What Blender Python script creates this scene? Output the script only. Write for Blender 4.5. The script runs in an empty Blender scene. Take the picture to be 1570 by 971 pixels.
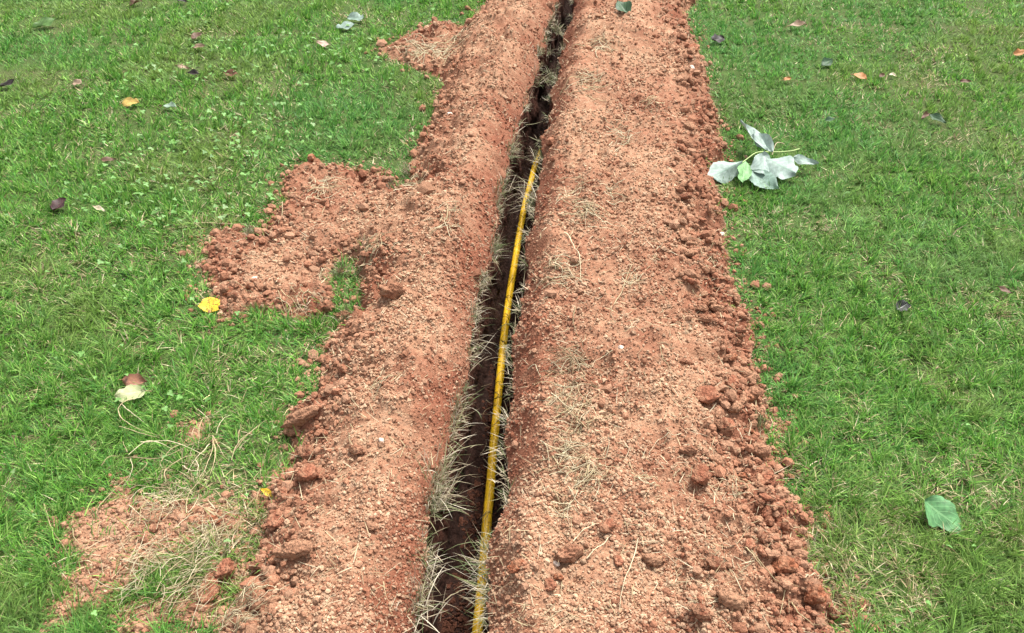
import bpy, math, random
import numpy as np
from mathutils import Vector, Matrix

random.seed(7)
rng = np.random.default_rng(11)
scene = bpy.context.scene
col = scene.collection

# ------------------------------------------------------------------ camera, light
CAM_H, PITCH, FPX, U0, V0 = 1.5, math.radians(37.0), 1300.0, 785.0, 485.5
cam_data = bpy.data.cameras.new('camera')
cam_data.sensor_width = 36.0
cam_data.lens = 36.0 * FPX / 1570.0
cam_data.clip_start = 0.02
cam_data.clip_end = 1000.0
cam = bpy.data.objects.new('camera', cam_data)
col.objects.link(cam)
cam.location = (0, 0, CAM_H)
cam.rotation_euler = (math.pi / 2 - PITCH, 0, 0)
scene.camera = cam

SUN_EL, SUN_AZ = math.radians(64), math.radians(40)      # azimuth measured from +Y towards +X
world = bpy.data.worlds.new('World')
scene.world = world
world.use_nodes = True
wt = world.node_tree
wt.nodes.clear()
wo = wt.nodes.new('ShaderNodeOutputWorld')
wb = wt.nodes.new('ShaderNodeBackground')
sky = wt.nodes.new('ShaderNodeTexSky')
sky.sky_type = 'NISHITA'
sky.sun_disc = False
sky.sun_elevation = SUN_EL
sky.sun_rotation = SUN_AZ
sky.dust_density = 4.0
sky.air_density = 1.0
hs = wt.nodes.new('ShaderNodeHueSaturation')              # cloud cover: a nearly colourless sky
hs.inputs['Saturation'].default_value = 0.22
wt.links.new(sky.outputs[0], hs.inputs['Color'])
wt.links.new(hs.outputs[0], wb.inputs['Color'])
wb.inputs['Strength'].default_value = 0.09
wt.links.new(wb.outputs[0], wo.inputs['Surface'])

sun_d = bpy.data.lights.new('sun', 'SUN')
sun_d.energy = 1.5
sun_d.angle = math.radians(10)
sun_d.color = (1.0, 0.96, 0.9)
sun = bpy.data.objects.new('sun', sun_d)
col.objects.link(sun)
sdir = Vector((math.sin(SUN_AZ) * math.cos(SUN_EL), math.cos(SUN_AZ) * math.cos(SUN_EL), math.sin(SUN_EL)))
sun.rotation_euler = sdir.to_track_quat('Z', 'Y').to_euler()
sun.location = (2, -2, 8)

scene.view_settings.view_transform = 'Standard'
scene.view_settings.look = 'None'
scene.view_settings.exposure = 2.05
scene.view_settings.gamma = 1.0
scene.render.engine = 'CYCLES'
scene.cycles.max_bounces = 6

# ------------------------------------------------------------------ helpers
def at(u, v, z=0.0):
    """world point at height z seen at photo pixel (u, v); arrays allowed"""
    u = np.asarray(u, float); v = np.asarray(v, float)
    a = (u - U0) / FPX; b = -(v - V0) / FPX
    dy = math.cos(PITCH) + b * math.sin(PITCH)
    dz = -math.sin(PITCH) + b * math.cos(PITCH)
    t = (z - CAM_H) / dz
    return np.stack([a * t, dy * t, np.zeros_like(t) + z], -1)

def mmpp(v):
    return CAM_H / math.cos(PITCH) / (v - (V0 - FPX * math.tan(PITCH)))   # metres of ground per photo pixel, across

def hash2(ix, iy, seed):
    h = (ix.astype(np.int64) * 374761393 + iy.astype(np.int64) * 668265263 + seed * 974711) & 0xFFFFFFFF
    h = ((h ^ (h >> 13)) * 1274126177) & 0xFFFFFFFF
    h = ((h ^ (h >> 16)) * 2246822519) & 0xFFFFFFFF
    h = h ^ (h >> 15)
    return (h & 0xFFFFFF) / float(0xFFFFFF)

def vnoise(x, y, freq, seed=0):
    x = x * freq; y = y * freq
    ix = np.floor(x); iy = np.floor(y)
    fx = x - ix; fy = y - iy
    fx = fx * fx * fx * (fx * (fx * 6 - 15) + 10); fy = fy * fy * fy * (fy * (fy * 6 - 15) + 10)
    a = hash2(ix, iy, seed); b = hash2(ix + 1, iy, seed)
    c = hash2(ix, iy + 1, seed); d = hash2(ix + 1, iy + 1, seed)
    return (a + (b - a) * fx) * (1 - fy) + (c + (d - c) * fx) * fy

def fbm(x, y, freq, seed=0, octs=3):
    s = np.zeros_like(x); amp = 0.5; tot = 0
    for k in range(octs):
        ca, sa = math.cos(0.7 * k + 0.4), math.sin(0.7 * k + 0.4)
        s += amp * vnoise(x * ca - y * sa, x * sa + y * ca, freq * 2 ** k, seed + 17 * k); tot += amp; amp *= 0.5
    return s / tot

def sstep(a, b, x):
    t = np.clip((x - a) / (b - a), 0, 1)
    return t * t * (3 - 2 * t)

def smin(a, b, k):
    h = np.clip(0.5 + 0.5 * (b - a) / k, 0, 1)
    return b + (a - b) * h - k * h * (1 - h)

def poly_sd(px, py, poly):
    """signed distance, positive inside"""
    shp = px.shape; px = px.ravel(); py = py.ravel()
    best = np.full(px.shape, 1e9); inside = np.zeros(px.shape, bool)
    n = len(poly)
    for i in range(n):
        ax, ay = poly[i]; bx, by = poly[(i + 1) % n]
        ex, ey = bx - ax, by - ay
        t = np.clip(((px - ax) * ex + (py - ay) * ey) / (ex * ex + ey * ey + 1e-12), 0, 1)
        d = (px - ax - t * ex) ** 2 + (py - ay - t * ey) ** 2
        best = np.minimum(best, d)
        if ay != by:
            c = (ay > py) != (by > py)
            inside ^= c & (px < (bx - ax) * (py - ay) / (by - ay) + ax)
    d = np.sqrt(best)
    return np.where(inside, d, -d).reshape(shp)

def mesh_object(name, verts, faces, mat, parent=None, colors=None, smooth=True, loops=None):
    """faces: (n,3) or (n,4) int array, or list of lists"""
    me = bpy.data.meshes.new(name)
    if isinstance(faces, np.ndarray):
        nf, k = faces.shape
        me.vertices.add(len(verts)); me.vertices.foreach_set('co', np.asarray(verts, np.float32).ravel())
        me.loops.add(nf * k); me.loops.foreach_set('vertex_index', faces.astype(np.int32).ravel())
        me.polygons.add(nf)
        me.polygons.foreach_set('loop_start', np.arange(0, nf * k, k, dtype=np.int32))
        me.polygons.foreach_set('loop_total', np.full(nf, k, np.int32))
        me.update(calc_edges=True)
    else:
        me.from_pydata([tuple(v) for v in verts], [], faces)
        me.update()
    me.polygons.foreach_set('use_smooth', np.full(len(me.polygons), smooth, bool))
    if colors is not None:
        at_ = me.color_attributes.new('Col', 'FLOAT_COLOR', 'POINT')
        c4 = np.ones((len(verts), 4), np.float32); c4[:, :3] = colors
        at_.data.foreach_set('color', c4.ravel())
    if mat: me.materials.append(mat)
    o = bpy.data.objects.new(name, me)
    col.objects.link(o)
    if parent is not None: o.parent = parent
    return o

def tag(o, label=None, cat=None, group=None, kind=None):
    if label: o['label'] = label
    if cat: o['category'] = cat
    if group: o['group'] = group
    if kind: o['kind'] = kind
    return o

def S(r, g, b):
    f = lambda c: (c / 255 / 12.92) if c / 255 <= 0.04045 else ((c / 255 + 0.055) / 1.055) ** 2.4
    return np.array([f(r), f(g), f(b)])

# ------------------------------------------------------------------ materials
def new_mat(name):
    m = bpy.data.materials.new(name); m.use_nodes = True
    nt = m.node_tree; nt.nodes.clear()
    out = nt.nodes.new('ShaderNodeOutputMaterial')
    p = nt.nodes.new('ShaderNodeBsdfPrincipled')
    nt.links.new(p.outputs[0], out.inputs['Surface'])
    return m, nt, p, out

def N(nt, t, **kw):
    n = nt.nodes.new(t)
    for k, v in kw.items():
        if k in n.inputs: n.inputs[k].default_value = v
        else: setattr(n, k, v)
    return n

def soil_material(name, scale=1.0, bump=0.5, rough=0.95, spec=0.1):
    m, nt, p, out = new_mat(name)
    at_ = N(nt, 'ShaderNodeVertexColor', layer_name='Col')
    tc = N(nt, 'ShaderNodeNewGeometry')
    n1 = N(nt, 'ShaderNodeTexNoise', Scale=260.0 * scale, Detail=4.0, Roughness=0.65)
    n2 = N(nt, 'ShaderNodeTexNoise', Scale=45.0 * scale, Detail=3.0, Roughness=0.6)
    v = N(nt, 'ShaderNodeTexVoronoi', Scale=170.0 * scale)
    for n in (n1, n2, v): nt.links.new(tc.outputs['Position'], n.inputs['Vector'])
    r1 = N(nt, 'ShaderNodeMapRange'); r1.inputs['From Min'].default_value = 0.3; r1.inputs['From Max'].default_value = 0.72
    r1.inputs['To Min'].default_value = 0.62; r1.inputs['To Max'].default_value = 1.3
    nt.links.new(n1.outputs['Fac'], r1.inputs['Value'])
    r2 = N(nt, 'ShaderNodeMapRange'); r2.inputs['From Min'].default_value = 0.3; r2.inputs['From Max'].default_value = 0.7
    r2.inputs['To Min'].default_value = 0.85; r2.inputs['To Max'].default_value = 1.12
    nt.links.new(n2.outputs['Fac'], r2.inputs['Value'])
    mu = N(nt, 'ShaderNodeMath', operation='MULTIPLY')
    nt.links.new(r1.outputs[0], mu.inputs[0]); nt.links.new(r2.outputs[0], mu.inputs[1])
    vm = N(nt, 'ShaderNodeVectorMath', operation='SCALE')
    nt.links.new(at_.outputs['Color'], vm.inputs[0]); nt.links.new(mu.outputs[0], vm.inputs['Scale'])
    nt.links.new(vm.outputs[0], p.inputs['Base Color'])
    p.inputs['Roughness'].default_value = rough
    p.inputs['Specular IOR Level'].default_value = spec
    b1 = N(nt, 'ShaderNodeBump', Strength=bump, Distance=0.004)
    nt.links.new(v.outputs['Distance'], b1.inputs['Height']); b1.invert = True
    b2 = N(nt, 'ShaderNodeBump', Strength=bump, Distance=0.003)
    nt.links.new(n1.outputs['Fac'], b2.inputs['Height']); nt.links.new(b1.outputs[0], b2.inputs['Normal'])
    nt.links.new(b2.outputs[0], p.inputs['Normal'])
    return m

def blade_material(name, trans=0.3, rough=0.5, spec=0.35):
    m, nt, p, out = new_mat(name)
    at_ = N(nt, 'ShaderNodeVertexColor', layer_name='Col')
    nt.links.new(at_.outputs['Color'], p.inputs['Base Color'])
    p.inputs['Roughness'].default_value = rough
    p.inputs['Specular IOR Level'].default_value = spec
    t = N(nt, 'ShaderNodeBsdfTranslucent')
    nt.links.new(at_.outputs['Color'], t.inputs['Color'])
    mx = N(nt, 'ShaderNodeMixShader', Fac=trans)
    nt.links.new(p.outputs[0], mx.inputs[1]); nt.links.new(t.outputs[0], mx.inputs[2])
    nt.links.new(mx.outputs[0], out.inputs['Surface'])
    return m

def leaf_material(name, c, vein, spot=None, spot_amt=0.0, rough=0.55, trans=0.15, mottle=0.25, c2=None):
    """c base, vein colour, optional spots; UV: u along the midrib, v across"""
    m, nt, p, out = new_mat(name)
    uv = N(nt, 'ShaderNodeUVMap', uv_map='UVMap')
    sep = N(nt, 'ShaderNodeSeparateXYZ'); nt.links.new(uv.outputs[0], sep.inputs[0])
    ab = N(nt, 'ShaderNodeMath', operation='ABSOLUTE'); nt.links.new(sep.outputs['Y'], ab.inputs[0])
    k = N(nt, 'ShaderNodeMath', operation='MULTIPLY_ADD'); nt.links.new(ab.outputs[0], k.inputs[0]); k.inputs[1].default_value = -0.42
    nt.links.new(sep.outputs['X'], k.inputs[2])
    m6 = N(nt, 'ShaderNodeMath', operation='MULTIPLY'); nt.links.new(k.outputs[0], m6.inputs[0]); m6.inputs[1].default_value = 6.0
    fr = N(nt, 'ShaderNodeMath', operation='FRACT'); nt.links.new(m6.outputs[0], fr.inputs[0])
    lt = N(nt, 'ShaderNodeMath', operation='LESS_THAN'); nt.links.new(fr.outputs[0], lt.inputs[0]); lt.inputs[1].default_value = 0.1
    mid = N(nt, 'ShaderNodeMath', operation='LESS_THAN'); nt.links.new(ab.outputs[0], mid.inputs[0]); mid.inputs[1].default_value = 0.055
    mxv = N(nt, 'ShaderNodeMath', operation='MAXIMUM'); nt.links.new(lt.outputs[0], mxv.inputs[0]); nt.links.new(mid.outputs[0], mxv.inputs[1])
    vf = N(nt, 'ShaderNodeMath', operation='MULTIPLY'); nt.links.new(mxv.outputs[0], vf.inputs[0]); vf.inputs[1].default_value = 0.6
    tc = N(nt, 'ShaderNodeNewGeometry')
    no = N(nt, 'ShaderNodeTexNoise', Scale=70.0, Detail=3.0); nt.links.new(tc.outputs['Position'], no.inputs['Vector'])
    r = N(nt, 'ShaderNodeMapRange'); r.inputs['From Min'].default_value = 0.35; r.inputs['From Max'].default_value = 0.65
    nt.links.new(no.outputs['Fac'], r.inputs['Value'])
    c = np.array(c); c2 = np.array(c2) if c2 is not None else c * (1 - mottle * 1.6)
    mx0 = N(nt, 'ShaderNodeMix', data_type='RGBA')
    mx0.inputs['A'].default_value = (*c, 1) if False else mx0.inputs['A'].default_value
    mx0.inputs[6].default_value = (*c, 1); mx0.inputs[7].default_value = (*c2, 1)
    nt.links.new(r.outputs[0], mx0.inputs[0])
    mx1 = N(nt, 'ShaderNodeMix', data_type='RGBA'); mx1.inputs[7].default_value = (*vein, 1)
    nt.links.new(mx0.outputs[2], mx1.inputs[6]); nt.links.new(vf.outputs[0], mx1.inputs[0])
    res = mx1.outputs[2]
    if spot is not None:
        n2 = N(nt, 'ShaderNodeTexNoise', Scale=330.0, Detail=1.0); nt.links.new(tc.outputs['Position'], n2.inputs['Vector'])
        g = N(nt, 'ShaderNodeMath', operation='LESS_THAN'); nt.links.new(n2.outputs['Fac'], g.inputs[0]); g.inputs[1].default_value = spot_amt
        mx2 = N(nt, 'ShaderNodeMix', data_type='RGBA'); mx2.inputs[7].default_value = (*spot, 1)
        nt.links.new(res, mx2.inputs[6]); nt.links.new(g.outputs[0], mx2.inputs[0]); res = mx2.outputs[2]
    nt.links.new(res, p.inputs['Base Color'])
    p.inputs['Roughness'].default_value = rough; p.inputs['Specular IOR Level'].default_value = 0.35
    bp = N(nt, 'ShaderNodeBump', Strength=0.4, Distance=0.002); nt.links.new(mxv.outputs[0], bp.inputs['Height'])
    nt.links.new(bp.outputs[0], p.inputs['Normal'])
    t = N(nt, 'ShaderNodeBsdfTranslucent'); nt.links.new(res, t.inputs['Color'])
    ms = N(nt, 'ShaderNodeMixShader', Fac=trans)
    nt.links.new(p.outputs[0], ms.inputs[1]); nt.links.new(t.outputs[0], ms.inputs[2]); nt.links.new(ms.outputs[0], out.inputs['Surface'])
    return m

M_soil = soil_material('loose_red_soil', 1.0, 0.6)
M_crumb = soil_material('soil_crumb', 1.3, 0.4)
M_clod = soil_material('clay_clod', 0.9, 1.0)
M_trench = soil_material('trench_clay', 0.5, 0.8, 0.85, 0.15)
M_earth = soil_material('turf_earth', 0.8, 0.8)
M_grass = blade_material('grass_blade', 0.4, 0.5, 0.22)
M_straw = blade_material('dry_grass', 0.12, 0.6, 0.3)
M_clover = blade_material('clover_leaf', 0.25, 0.5, 0.3)
M_root = blade_material('root_fibre', 0.0, 0.8, 0.1)

# yellow gas pipe
M_pipe, nt, p, _ = new_mat('yellow_plastic')
tc = N(nt, 'ShaderNodeNewGeometry')
n1 = N(nt, 'ShaderNodeTexNoise', Scale=55.0, Detail=5.0, Roughness=0.7); nt.links.new(tc.outputs['Position'], n1.inputs['Vector'])
n2 = N(nt, 'ShaderNodeTexNoise', Scale=420.0, Detail=2.0); nt.links.new(tc.outputs['Position'], n2.inputs['Vector'])
r = N(nt, 'ShaderNodeMapRange'); r.inputs['From Min'].default_value = 0.5; r.inputs['From Max'].default_value = 0.75; r.inputs['To Max'].default_value = 0.55
nt.links.new(n1.outputs['Fac'], r.inputs['Value'])
g = N(nt, 'ShaderNodeMapRange'); g.inputs['From Min'].default_value = 0.62; g.inputs['From Max'].default_value = 0.7; g.inputs['To Max'].default_value = 0.7
nt.links.new(n2.outputs['Fac'], g.inputs['Value'])
mxm = N(nt, 'ShaderNodeMath', operation='MAXIMUM'); nt.links.new(r.outputs[0], mxm.inputs[0]); nt.links.new(g.outputs[0], mxm.inputs[1])
mx = N(nt, 'ShaderNodeMix', data_type='RGBA'); mx.inputs[6].default_value = (0.90, 0.54, 0.015, 1); mx.inputs[7].default_value = (0.36, 0.16, 0.05, 1)
nt.links.new(mxm.outputs[0], mx.inputs[0]); nt.links.new(mx.outputs[2], p.inputs['Base Color'])
p.inputs['Roughness'].default_value = 0.38

# ------------------------------------------------------------------ the lie of the land
DEPTH = 0.32
LIP_L = np.array([(632, 971), (645, 900), (660, 800), (683, 700), (706, 600), (727, 500), (748, 400), (768, 300), (795, 200), (823, 100), (853, 0), (888, -130)], float)
LIP_R = np.array([(750, 971), (755, 900), (765, 800), (777, 700), (785, 600), (795, 500), (808, 400), (820, 300), (836, 200), (858, 100), (880, 0), (910, -130)], float)
def lip_curve(pts):
    w = at(pts[:, 0], pts[:, 1]); o = np.argsort(w[:, 1]); return w[o, 1], w[o, 0]
LY_L, LX_L = lip_curve(LIP_L); LY_R, LX_R = lip_curve(LIP_R)
def lip_x(y, side):
    ys, xs = (LY_L, LX_L) if side < 0 else (LY_R, LX_R)
    y = np.asarray(y, float)
    x = np.interp(y, ys, xs)
    s0 = (xs[1] - xs[0]) / (ys[1] - ys[0]); s1 = (xs[-1] - xs[-2]) / (ys[-1] - ys[-2])
    x = np.where(y < ys[0], xs[0] + (np.maximum(y, 0.0) - ys[0]) * s0, x)
    x = np.where(y > ys[-1], xs[-1] + (np.minimum(y, 9.0) - ys[-1]) * s1, x)
    wob = (fbm(y, y * 0 + side * 3.1, 6.0, 31, 4) - 0.5) * (0.045 + 0.012 * np.clip(y - 1.5, 0, 3))
    return x + wob

LEFT_EDGE = [(335, 971), (360, 930), (385, 895), (393, 860), (400, 830), (403, 800), (415, 770), (432, 745), (453, 722), (455, 690), (441, 668), (440, 645), (480, 628), (492, 600), (490, 570), (500, 540), (505, 512),
             (530, 497), (548, 482), (550, 455), (556, 430), (548, 405), (522, 400), (505, 415), (500, 440), (512, 468), (498, 482), (470, 490), (430, 478), (390, 480), (345, 488), (332, 460), (320, 430), (315, 400), (312, 376),
             (330, 357), (352, 350), (372, 358), (395, 362), (408, 345), (422, 333), (440, 312), (430, 292), (445, 263), (480, 246), (520, 256), (560, 263), (592, 262), (612, 292), (628, 285), (632, 246), (645, 220), (656, 195), (668, 160), (678, 132), (672, 116),
             (640, 106), (604, 92), (580, 76), (610, 62), (640, 46), (680, 35), (722, 42), (734, 20), (747, 5), (756, -20), (768, -80), (800, -170)]
RIGHT_EDGE = [(1010, -170), (1040, -70), (1060, -20), (1068, 6), (1050, 18), (1054, 40), (1062, 60), (1076, 90), (1082, 120), (1087, 150), (1098, 172), (1102, 200), (1110, 236), (1092, 262), (1097, 290), (1106, 330), (1115, 380), (1121, 430), (1132, 470), (1147, 500), (1156, 540), (1166, 580), (1176, 620), (1170, 650), (1182, 700), (1196, 745), (1207, 768), (1238, 798), (1226, 830), (1240, 870), (1256, 900), (1284, 938), (1275, 971)]
PATCH = [(190, 738), (170, 768), (120, 780), (90, 808), (88, 850), (112, 872), (96, 905), (74, 945), (102, 952), (150, 936), (180, 916), (226, 882), (260, 852), (300, 832), (334, 812), (346, 790), (330, 770), (290, 772), (250, 768), (214, 772)]
def tow(pl): return [tuple(at(u, v)[:2]) for u, v in pl]
POLY = [(-0.55, 0.1)] + tow(LEFT_EDGE) + tow(RIGHT_EDGE) + [(0.62, 0.1)]
POLY_PATCH = tow(PATCH)
SPOTS = [(318, 912, .035), (300, 662, .03), (300, 940, .05), (345, 800, .03), (395, 915, .03), (1290, 945, .025), (345, 880, .03), (365, 960, .05), (260, 930, .04), (210, 960, .05), (1192, 655, .03)]

def soil_d(x, y):
    """signed distances inside the long spoil heaps and inside the loose patches"""
    wob = (fbm(x, y, 22.0, 5, 3) - 0.5) * 0.05
    d = poly_sd(x, y, POLY) + wob
    dp = poly_sd(x, y, POLY_PATCH) + wob
    for u, v, r_ in SPOTS:
        c = at(u, v)
        dp = np.maximum(dp, r_ - np.hypot(x - c[0], y - c[1]) + wob * 0.8)
    return d, dp

def ridge(x, y, f, seed):
    return 1 - np.abs(2 * vnoise(x, y, f, seed) - 1)

def worley(x, y, f, seed):
    x = x * f; y = y * f; ix = np.floor(x); iy = np.floor(y); best = np.full(x.shape, 9.0)
    for ax in (-1, 0, 1):
        for ay in (-1, 0, 1):
            cx_ = ix + ax; cy_ = iy + ay
            dd = (cx_ + hash2(cx_, cy_, seed) - x) ** 2 + (cy_ + hash2(cx_, cy_, seed + 1) - y) ** 2
            best = np.minimum(best, dd / (0.35 + 0.9 * hash2(cx_, cy_, seed + 2)))
    return np.sqrt(best)

def ground_z(x, y, need_d=False):
    x = np.asarray(x, float); y = np.asarray(y, float)
    d, dp = soil_d(x, y)
    lawn = (fbm(x, y, 1.3, 3, 3) - 0.5) * 0.03 * sstep(0.0, 0.3, -d)
    lx, rx = lip_x(y, -1), lip_x(y, 1)
    dl = np.where(x < (lx + rx) / 2, lx - x, x - rx)
    dlc = np.maximum(dl, 0)
    left = x < (lx + rx) / 2
    big = fbm(x, y, 3.2, 9, 3)
    Hl = (0.016 + 0.108 * sstep(0.46, 0.26, dlc)) * (0.75 + 0.5 * big)
    Hr = 0.10 * (0.85 + 0.3 * big)
    H = np.where(left, Hl, Hr) + (fbm(x, y, 7.5, 13, 2) - 0.5) * 0.03 * (1 + 0.35 * np.clip(y - 2, 0, 3))
    de = np.maximum(d, 0)
    lobe = np.where(left, sstep(0.34, 0.5, dlc), 0)
    edge = 0.02 * (1 - np.exp(-de / (0.012 + 0.06 * lobe))) + np.where(left, 0.44, 0.36) * de
    lip = dlc * (np.where(left, 0.75, 1.15) + 0.5 * fbm(x, y, 5.0, 41, 2)) + 0.004
    for u_, v_, r_, h_ in ((955, 50, .22, .035), (1010, 84, .10, -.05), (950, 82, .07, -.03), (1060, 60, .12, .02), (730, 120, .2, .03), (760, 60, .18, .025)):
        c_ = at(u_, v_, .08); H = H + h_ * np.exp(-(((x - c_[0]) / r_) ** 2 + ((y - c_[1]) / (r_ * 1.1)) ** 2))
    z = smin(smin(edge, lip, 0.02), H, 0.03)
    z = np.where(d > 0, np.maximum(z, 0.0), 0.0)
    rough = sstep(0.0, 0.03, d) * (0.25 + 0.75 * sstep(0.0, 0.05, dlc))
    n = (fbm(x, y, 9.0, 21, 3) - 0.5) * 0.034 + (ridge(x, y, 21.0, 23) - 0.6) * 0.012 * fbm(x, y, 4.0, 29, 2) * 2 + (fbm(x, y, 60.0, 25, 3) - 0.5) * 0.012
    edgeband = sstep(0.22, 0.05, de)
    n = n * (1 + 0.5 * edgeband) + (fbm(x, y, 34.0, 27, 2) - 0.5) * 0.016 * edgeband
    lum = np.where(left, 0.5 + 0.5 * sstep(1.7, 2.6, y), 0.35 * sstep(0.45, 0.62, big) + 0.25) * (0.5 + 0.5 * edgeband) + 0.9 * edgeband
    lum = lum * (1 - 0.75 * lobe)
    n = n + lum * (0.016 * sstep(0.75, 0.2, worley(x, y, 11.0, 201)) * sstep(0.4, 0.62, fbm(x, y, 4.5, 203, 2)) + 0.009 * sstep(0.7, 0.2, worley(x, y, 27.0, 207)) * sstep(0.38, 0.6, fbm(x, y, 6.5, 209, 2)))
    gul = sstep(0.60, 0.72, ridge(x * 1.6, y * 0.8 + x * 0.5, 6.5, 213)) * sstep(0.45, 0.65, fbm(x, y, 2.6, 215, 2))
    n = n - 0.016 * gul * np.where(left, 1.0, 0.6)
    z = z + rough * n
    pz = np.where(dp > 0, 0.009 * (1 - np.exp(-np.maximum(dp, 0) / 0.03)) + (fbm(x, y, 40.0, 51, 3) - 0.5) * 0.014 * sstep(0, 0.02, dp), 0)
    z = np.where(d > 0, z, pz) + lawn
    if need_d: return z, d, dp, dl
    return z

TAN = np.array([0.360, 0.208, 0.126]); RED = np.array([0.205, 0.080, 0.046]); PALE = np.array([0.45, 0.325, 0.215]); DARK = np.array([0.13, 0.050, 0.031])
DEEP_SOIL = np.array([0.020, 0.008, 0.005])  # dark clay colour of trench floor, lower walls and fallen crumbs
THATCH = np.array([0.048, 0.080, 0.020])

def soil_color(x, y, d, dl, dp):
    n1 = fbm(x, y, 5.0, 61, 4); n2 = fbm(x, y, 40.0, 63, 3); n3 = vnoise(x, y, 130.0, 65)
    redness = np.clip((n1 - 0.5) * 1.8 + (n2 - 0.5) * 1.1 + 0.36, 0, 1)
    redness = np.clip(redness * 0.8 + 0.38 * sstep(0.17, 0.04, d) * (d > 0) + 0.58 * sstep(0.13, 0.01, dl), 0, 1)
    c = TAN[None] * (1 - redness[:, None]) + RED[None] * redness[:, None]
    pal = sstep(0.62, 0.8, n3)[:, None] * (1 - redness[:, None]) * 0.6
    c = c * (1 - pal) + PALE[None] * pal
    fresh = (sstep(0.05, -0.005, dl) * (0.35 + 0.65 * n1))[:, None] * 0.7     # soil colour gets darker towards the trench lip
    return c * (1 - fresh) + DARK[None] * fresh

def on_ground(u, v, extra=0.0):
    """where the sight line through photo pixel (u, v) meets the land"""
    z = 0.0
    for _ in range(6):
        P = at(u, v, z + extra); z = 0.5 * z + 0.5 * float(ground_z(P[:1], P[1:2])[0])
    return at(u, v, z + extra)

# ------------------------------------------------------------------ ground sheet, split where the ground changes
Y = [0.25]
while Y[-1] < 6.6: Y.append(Y[-1] + max(0.0054, 0.0029 * math.hypot(Y[-1], CAM_H)))
Y = np.array([-60, -30, -12, -5, -2, -0.6, -0.1] + Y + [6.75, 7.0, 7.4, 7.9, 8.4, 9.5, 12, 20, 40, 90, 250])
step = 0.0066
offs_l = np.concatenate([np.arange(0, 1.14, step), [1.17, 1.22, 1.3, 1.45, 1.7, 2.1, 2.8, 4, 7, 14, 40, 120]])
offs_r = np.concatenate([np.arange(0, 0.80, step), [0.83, 0.88, 0.96, 1.1, 1.35, 1.7, 2.2, 3, 4.5, 8, 16, 45, 120]])
wall = np.linspace(0, 1, 26)[1:]
floor_t = np.linspace(0, 1, 14)[1:-1]
R = len(Y)
depthf = DEPTH * sstep(0.25, 0.5, Y) * sstep(8.3, 7.6, Y)
lx, rx = lip_x(Y, -1), lip_x(Y, 1)
colsX, colsZ, kinds = [], [], []          # per column
XL = lx[:, None] - offs_l[::-1][None]; XR = rx[:, None] + offs_r[None]
YL = np.repeat(Y[:, None], XL.shape[1], 1); YR = np.repeat(Y[:, None], XR.shape[1], 1)
zl, d_l, dp_l, dl_l = ground_z(XL, YL, True); zr, d_r, dp_r, dl_r = ground_z(XR, YR, True)
zlip_l, zlip_r = zl[:, -1], zr[:, 0]
def wall_cols(side):
    x0 = lx if side < 0 else rx; z0 = zlip_l if side < 0 else zlip_r
    w = wall[None] * np.ones((R, 1)); yy = Y[:, None] + 0 * w
    z = z0[:, None] * (1 - w) - depthf[:, None] * w
    inward = (fbm(yy * 1.0, w * DEPTH + side * 7, 9.0, 71, 3) - 0.55) * 0.035 + (fbm(yy, w * DEPTH + side * 5, 55.0, 73, 2) - 0.5) * 0.014
    inward = inward * sstep(0, 0.08, w) + 0.022 * sstep(0.85, 1.0, w)
    x = x0[:, None] - side * inward
    return x, z + (fbm(yy, w + side, 30.0, 75, 2) - .5) * 0.008 * w
wxl, wzl = wall_cols(-1); wxr, wzr = wall_cols(1)
fx = wxl[:, -1:] + (wxr[:, -1:] - wxl[:, -1:]) * floor_t[None]
fy = np.repeat(Y[:, None], len(floor_t), 1)
bot = wzl[:, -1:] * (1 - floor_t[None]) + wzr[:, -1:] * floor_t[None]
fz = bot + ((fbm(fx, fy, 25.0, 81, 3) - 0.5) * 0.022 - 0.008 * np.sin(floor_t * math.pi)[None]) * (depthf[:, None] > 0.02)
GX = np.concatenate([XL, wxl, fx, wxr[:, ::-1], XR], 1)
GZ = np.concatenate([zl, wzl, fz, wzr[:, ::-1], zr], 1)
GY = np.repeat(Y[:, None], GX.shape[1], 1)
C = GX.shape[1]; nL = XL.shape[1]; nT = wxl.shape[1] + fx.shape[1] + wxr.shape[1]
colr = np.zeros((R, C, 3))
def lawn_col(x, y):
    n = fbm(x, y, 30.0, 91, 3)[:, None]; b = sstep(.45, .7, fbm(x, y, 6.0, 93, 3))[:, None]
    c = THATCH[None] * (0.6 + 0.9 * n)
    return c * (1 - 0.4 * b) + np.array([0.10, 0.09, 0.045])[None] * 0.4 * b
for sl, X_, Y_, d_, dl_, dp_ in ((slice(0, nL), XL, YL, d_l, dl_l, dp_l), (slice(nL + nT, C), XR, YR, d_r, dl_r, dp_r)):
    x, y = X_.ravel(), Y_.ravel()
    sc_ = soil_color(x, y, np.maximum(d_, 0).ravel(), dl_.ravel(), dp_.ravel())
    sc_ = sc_ * 0.7 + RED[None] * 0.22  # finer redder soil, also darkened to paint shade into gaps between crumbs
    lc = lawn_col(x, y)
    m = sstep(-0.012, 0.004, np.maximum(d_, dp_).ravel())[:, None]
    far = sstep(6.5, 8.0, np.hypot(x, y - 2))[:, None]
    lc = lc * (1 - far) + np.array([0.07, 0.13, 0.03])[None] * far
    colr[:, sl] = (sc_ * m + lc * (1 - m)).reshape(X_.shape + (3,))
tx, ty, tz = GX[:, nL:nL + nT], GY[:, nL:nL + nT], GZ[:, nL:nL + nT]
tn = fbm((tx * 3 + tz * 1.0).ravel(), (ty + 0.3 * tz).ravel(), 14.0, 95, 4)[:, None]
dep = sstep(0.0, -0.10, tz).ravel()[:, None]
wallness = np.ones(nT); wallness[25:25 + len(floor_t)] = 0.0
wl_ = (np.repeat(wallness[None], R, 0).ravel() * sstep(-0.27, -0.15, tz).ravel())[:, None]
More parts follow.
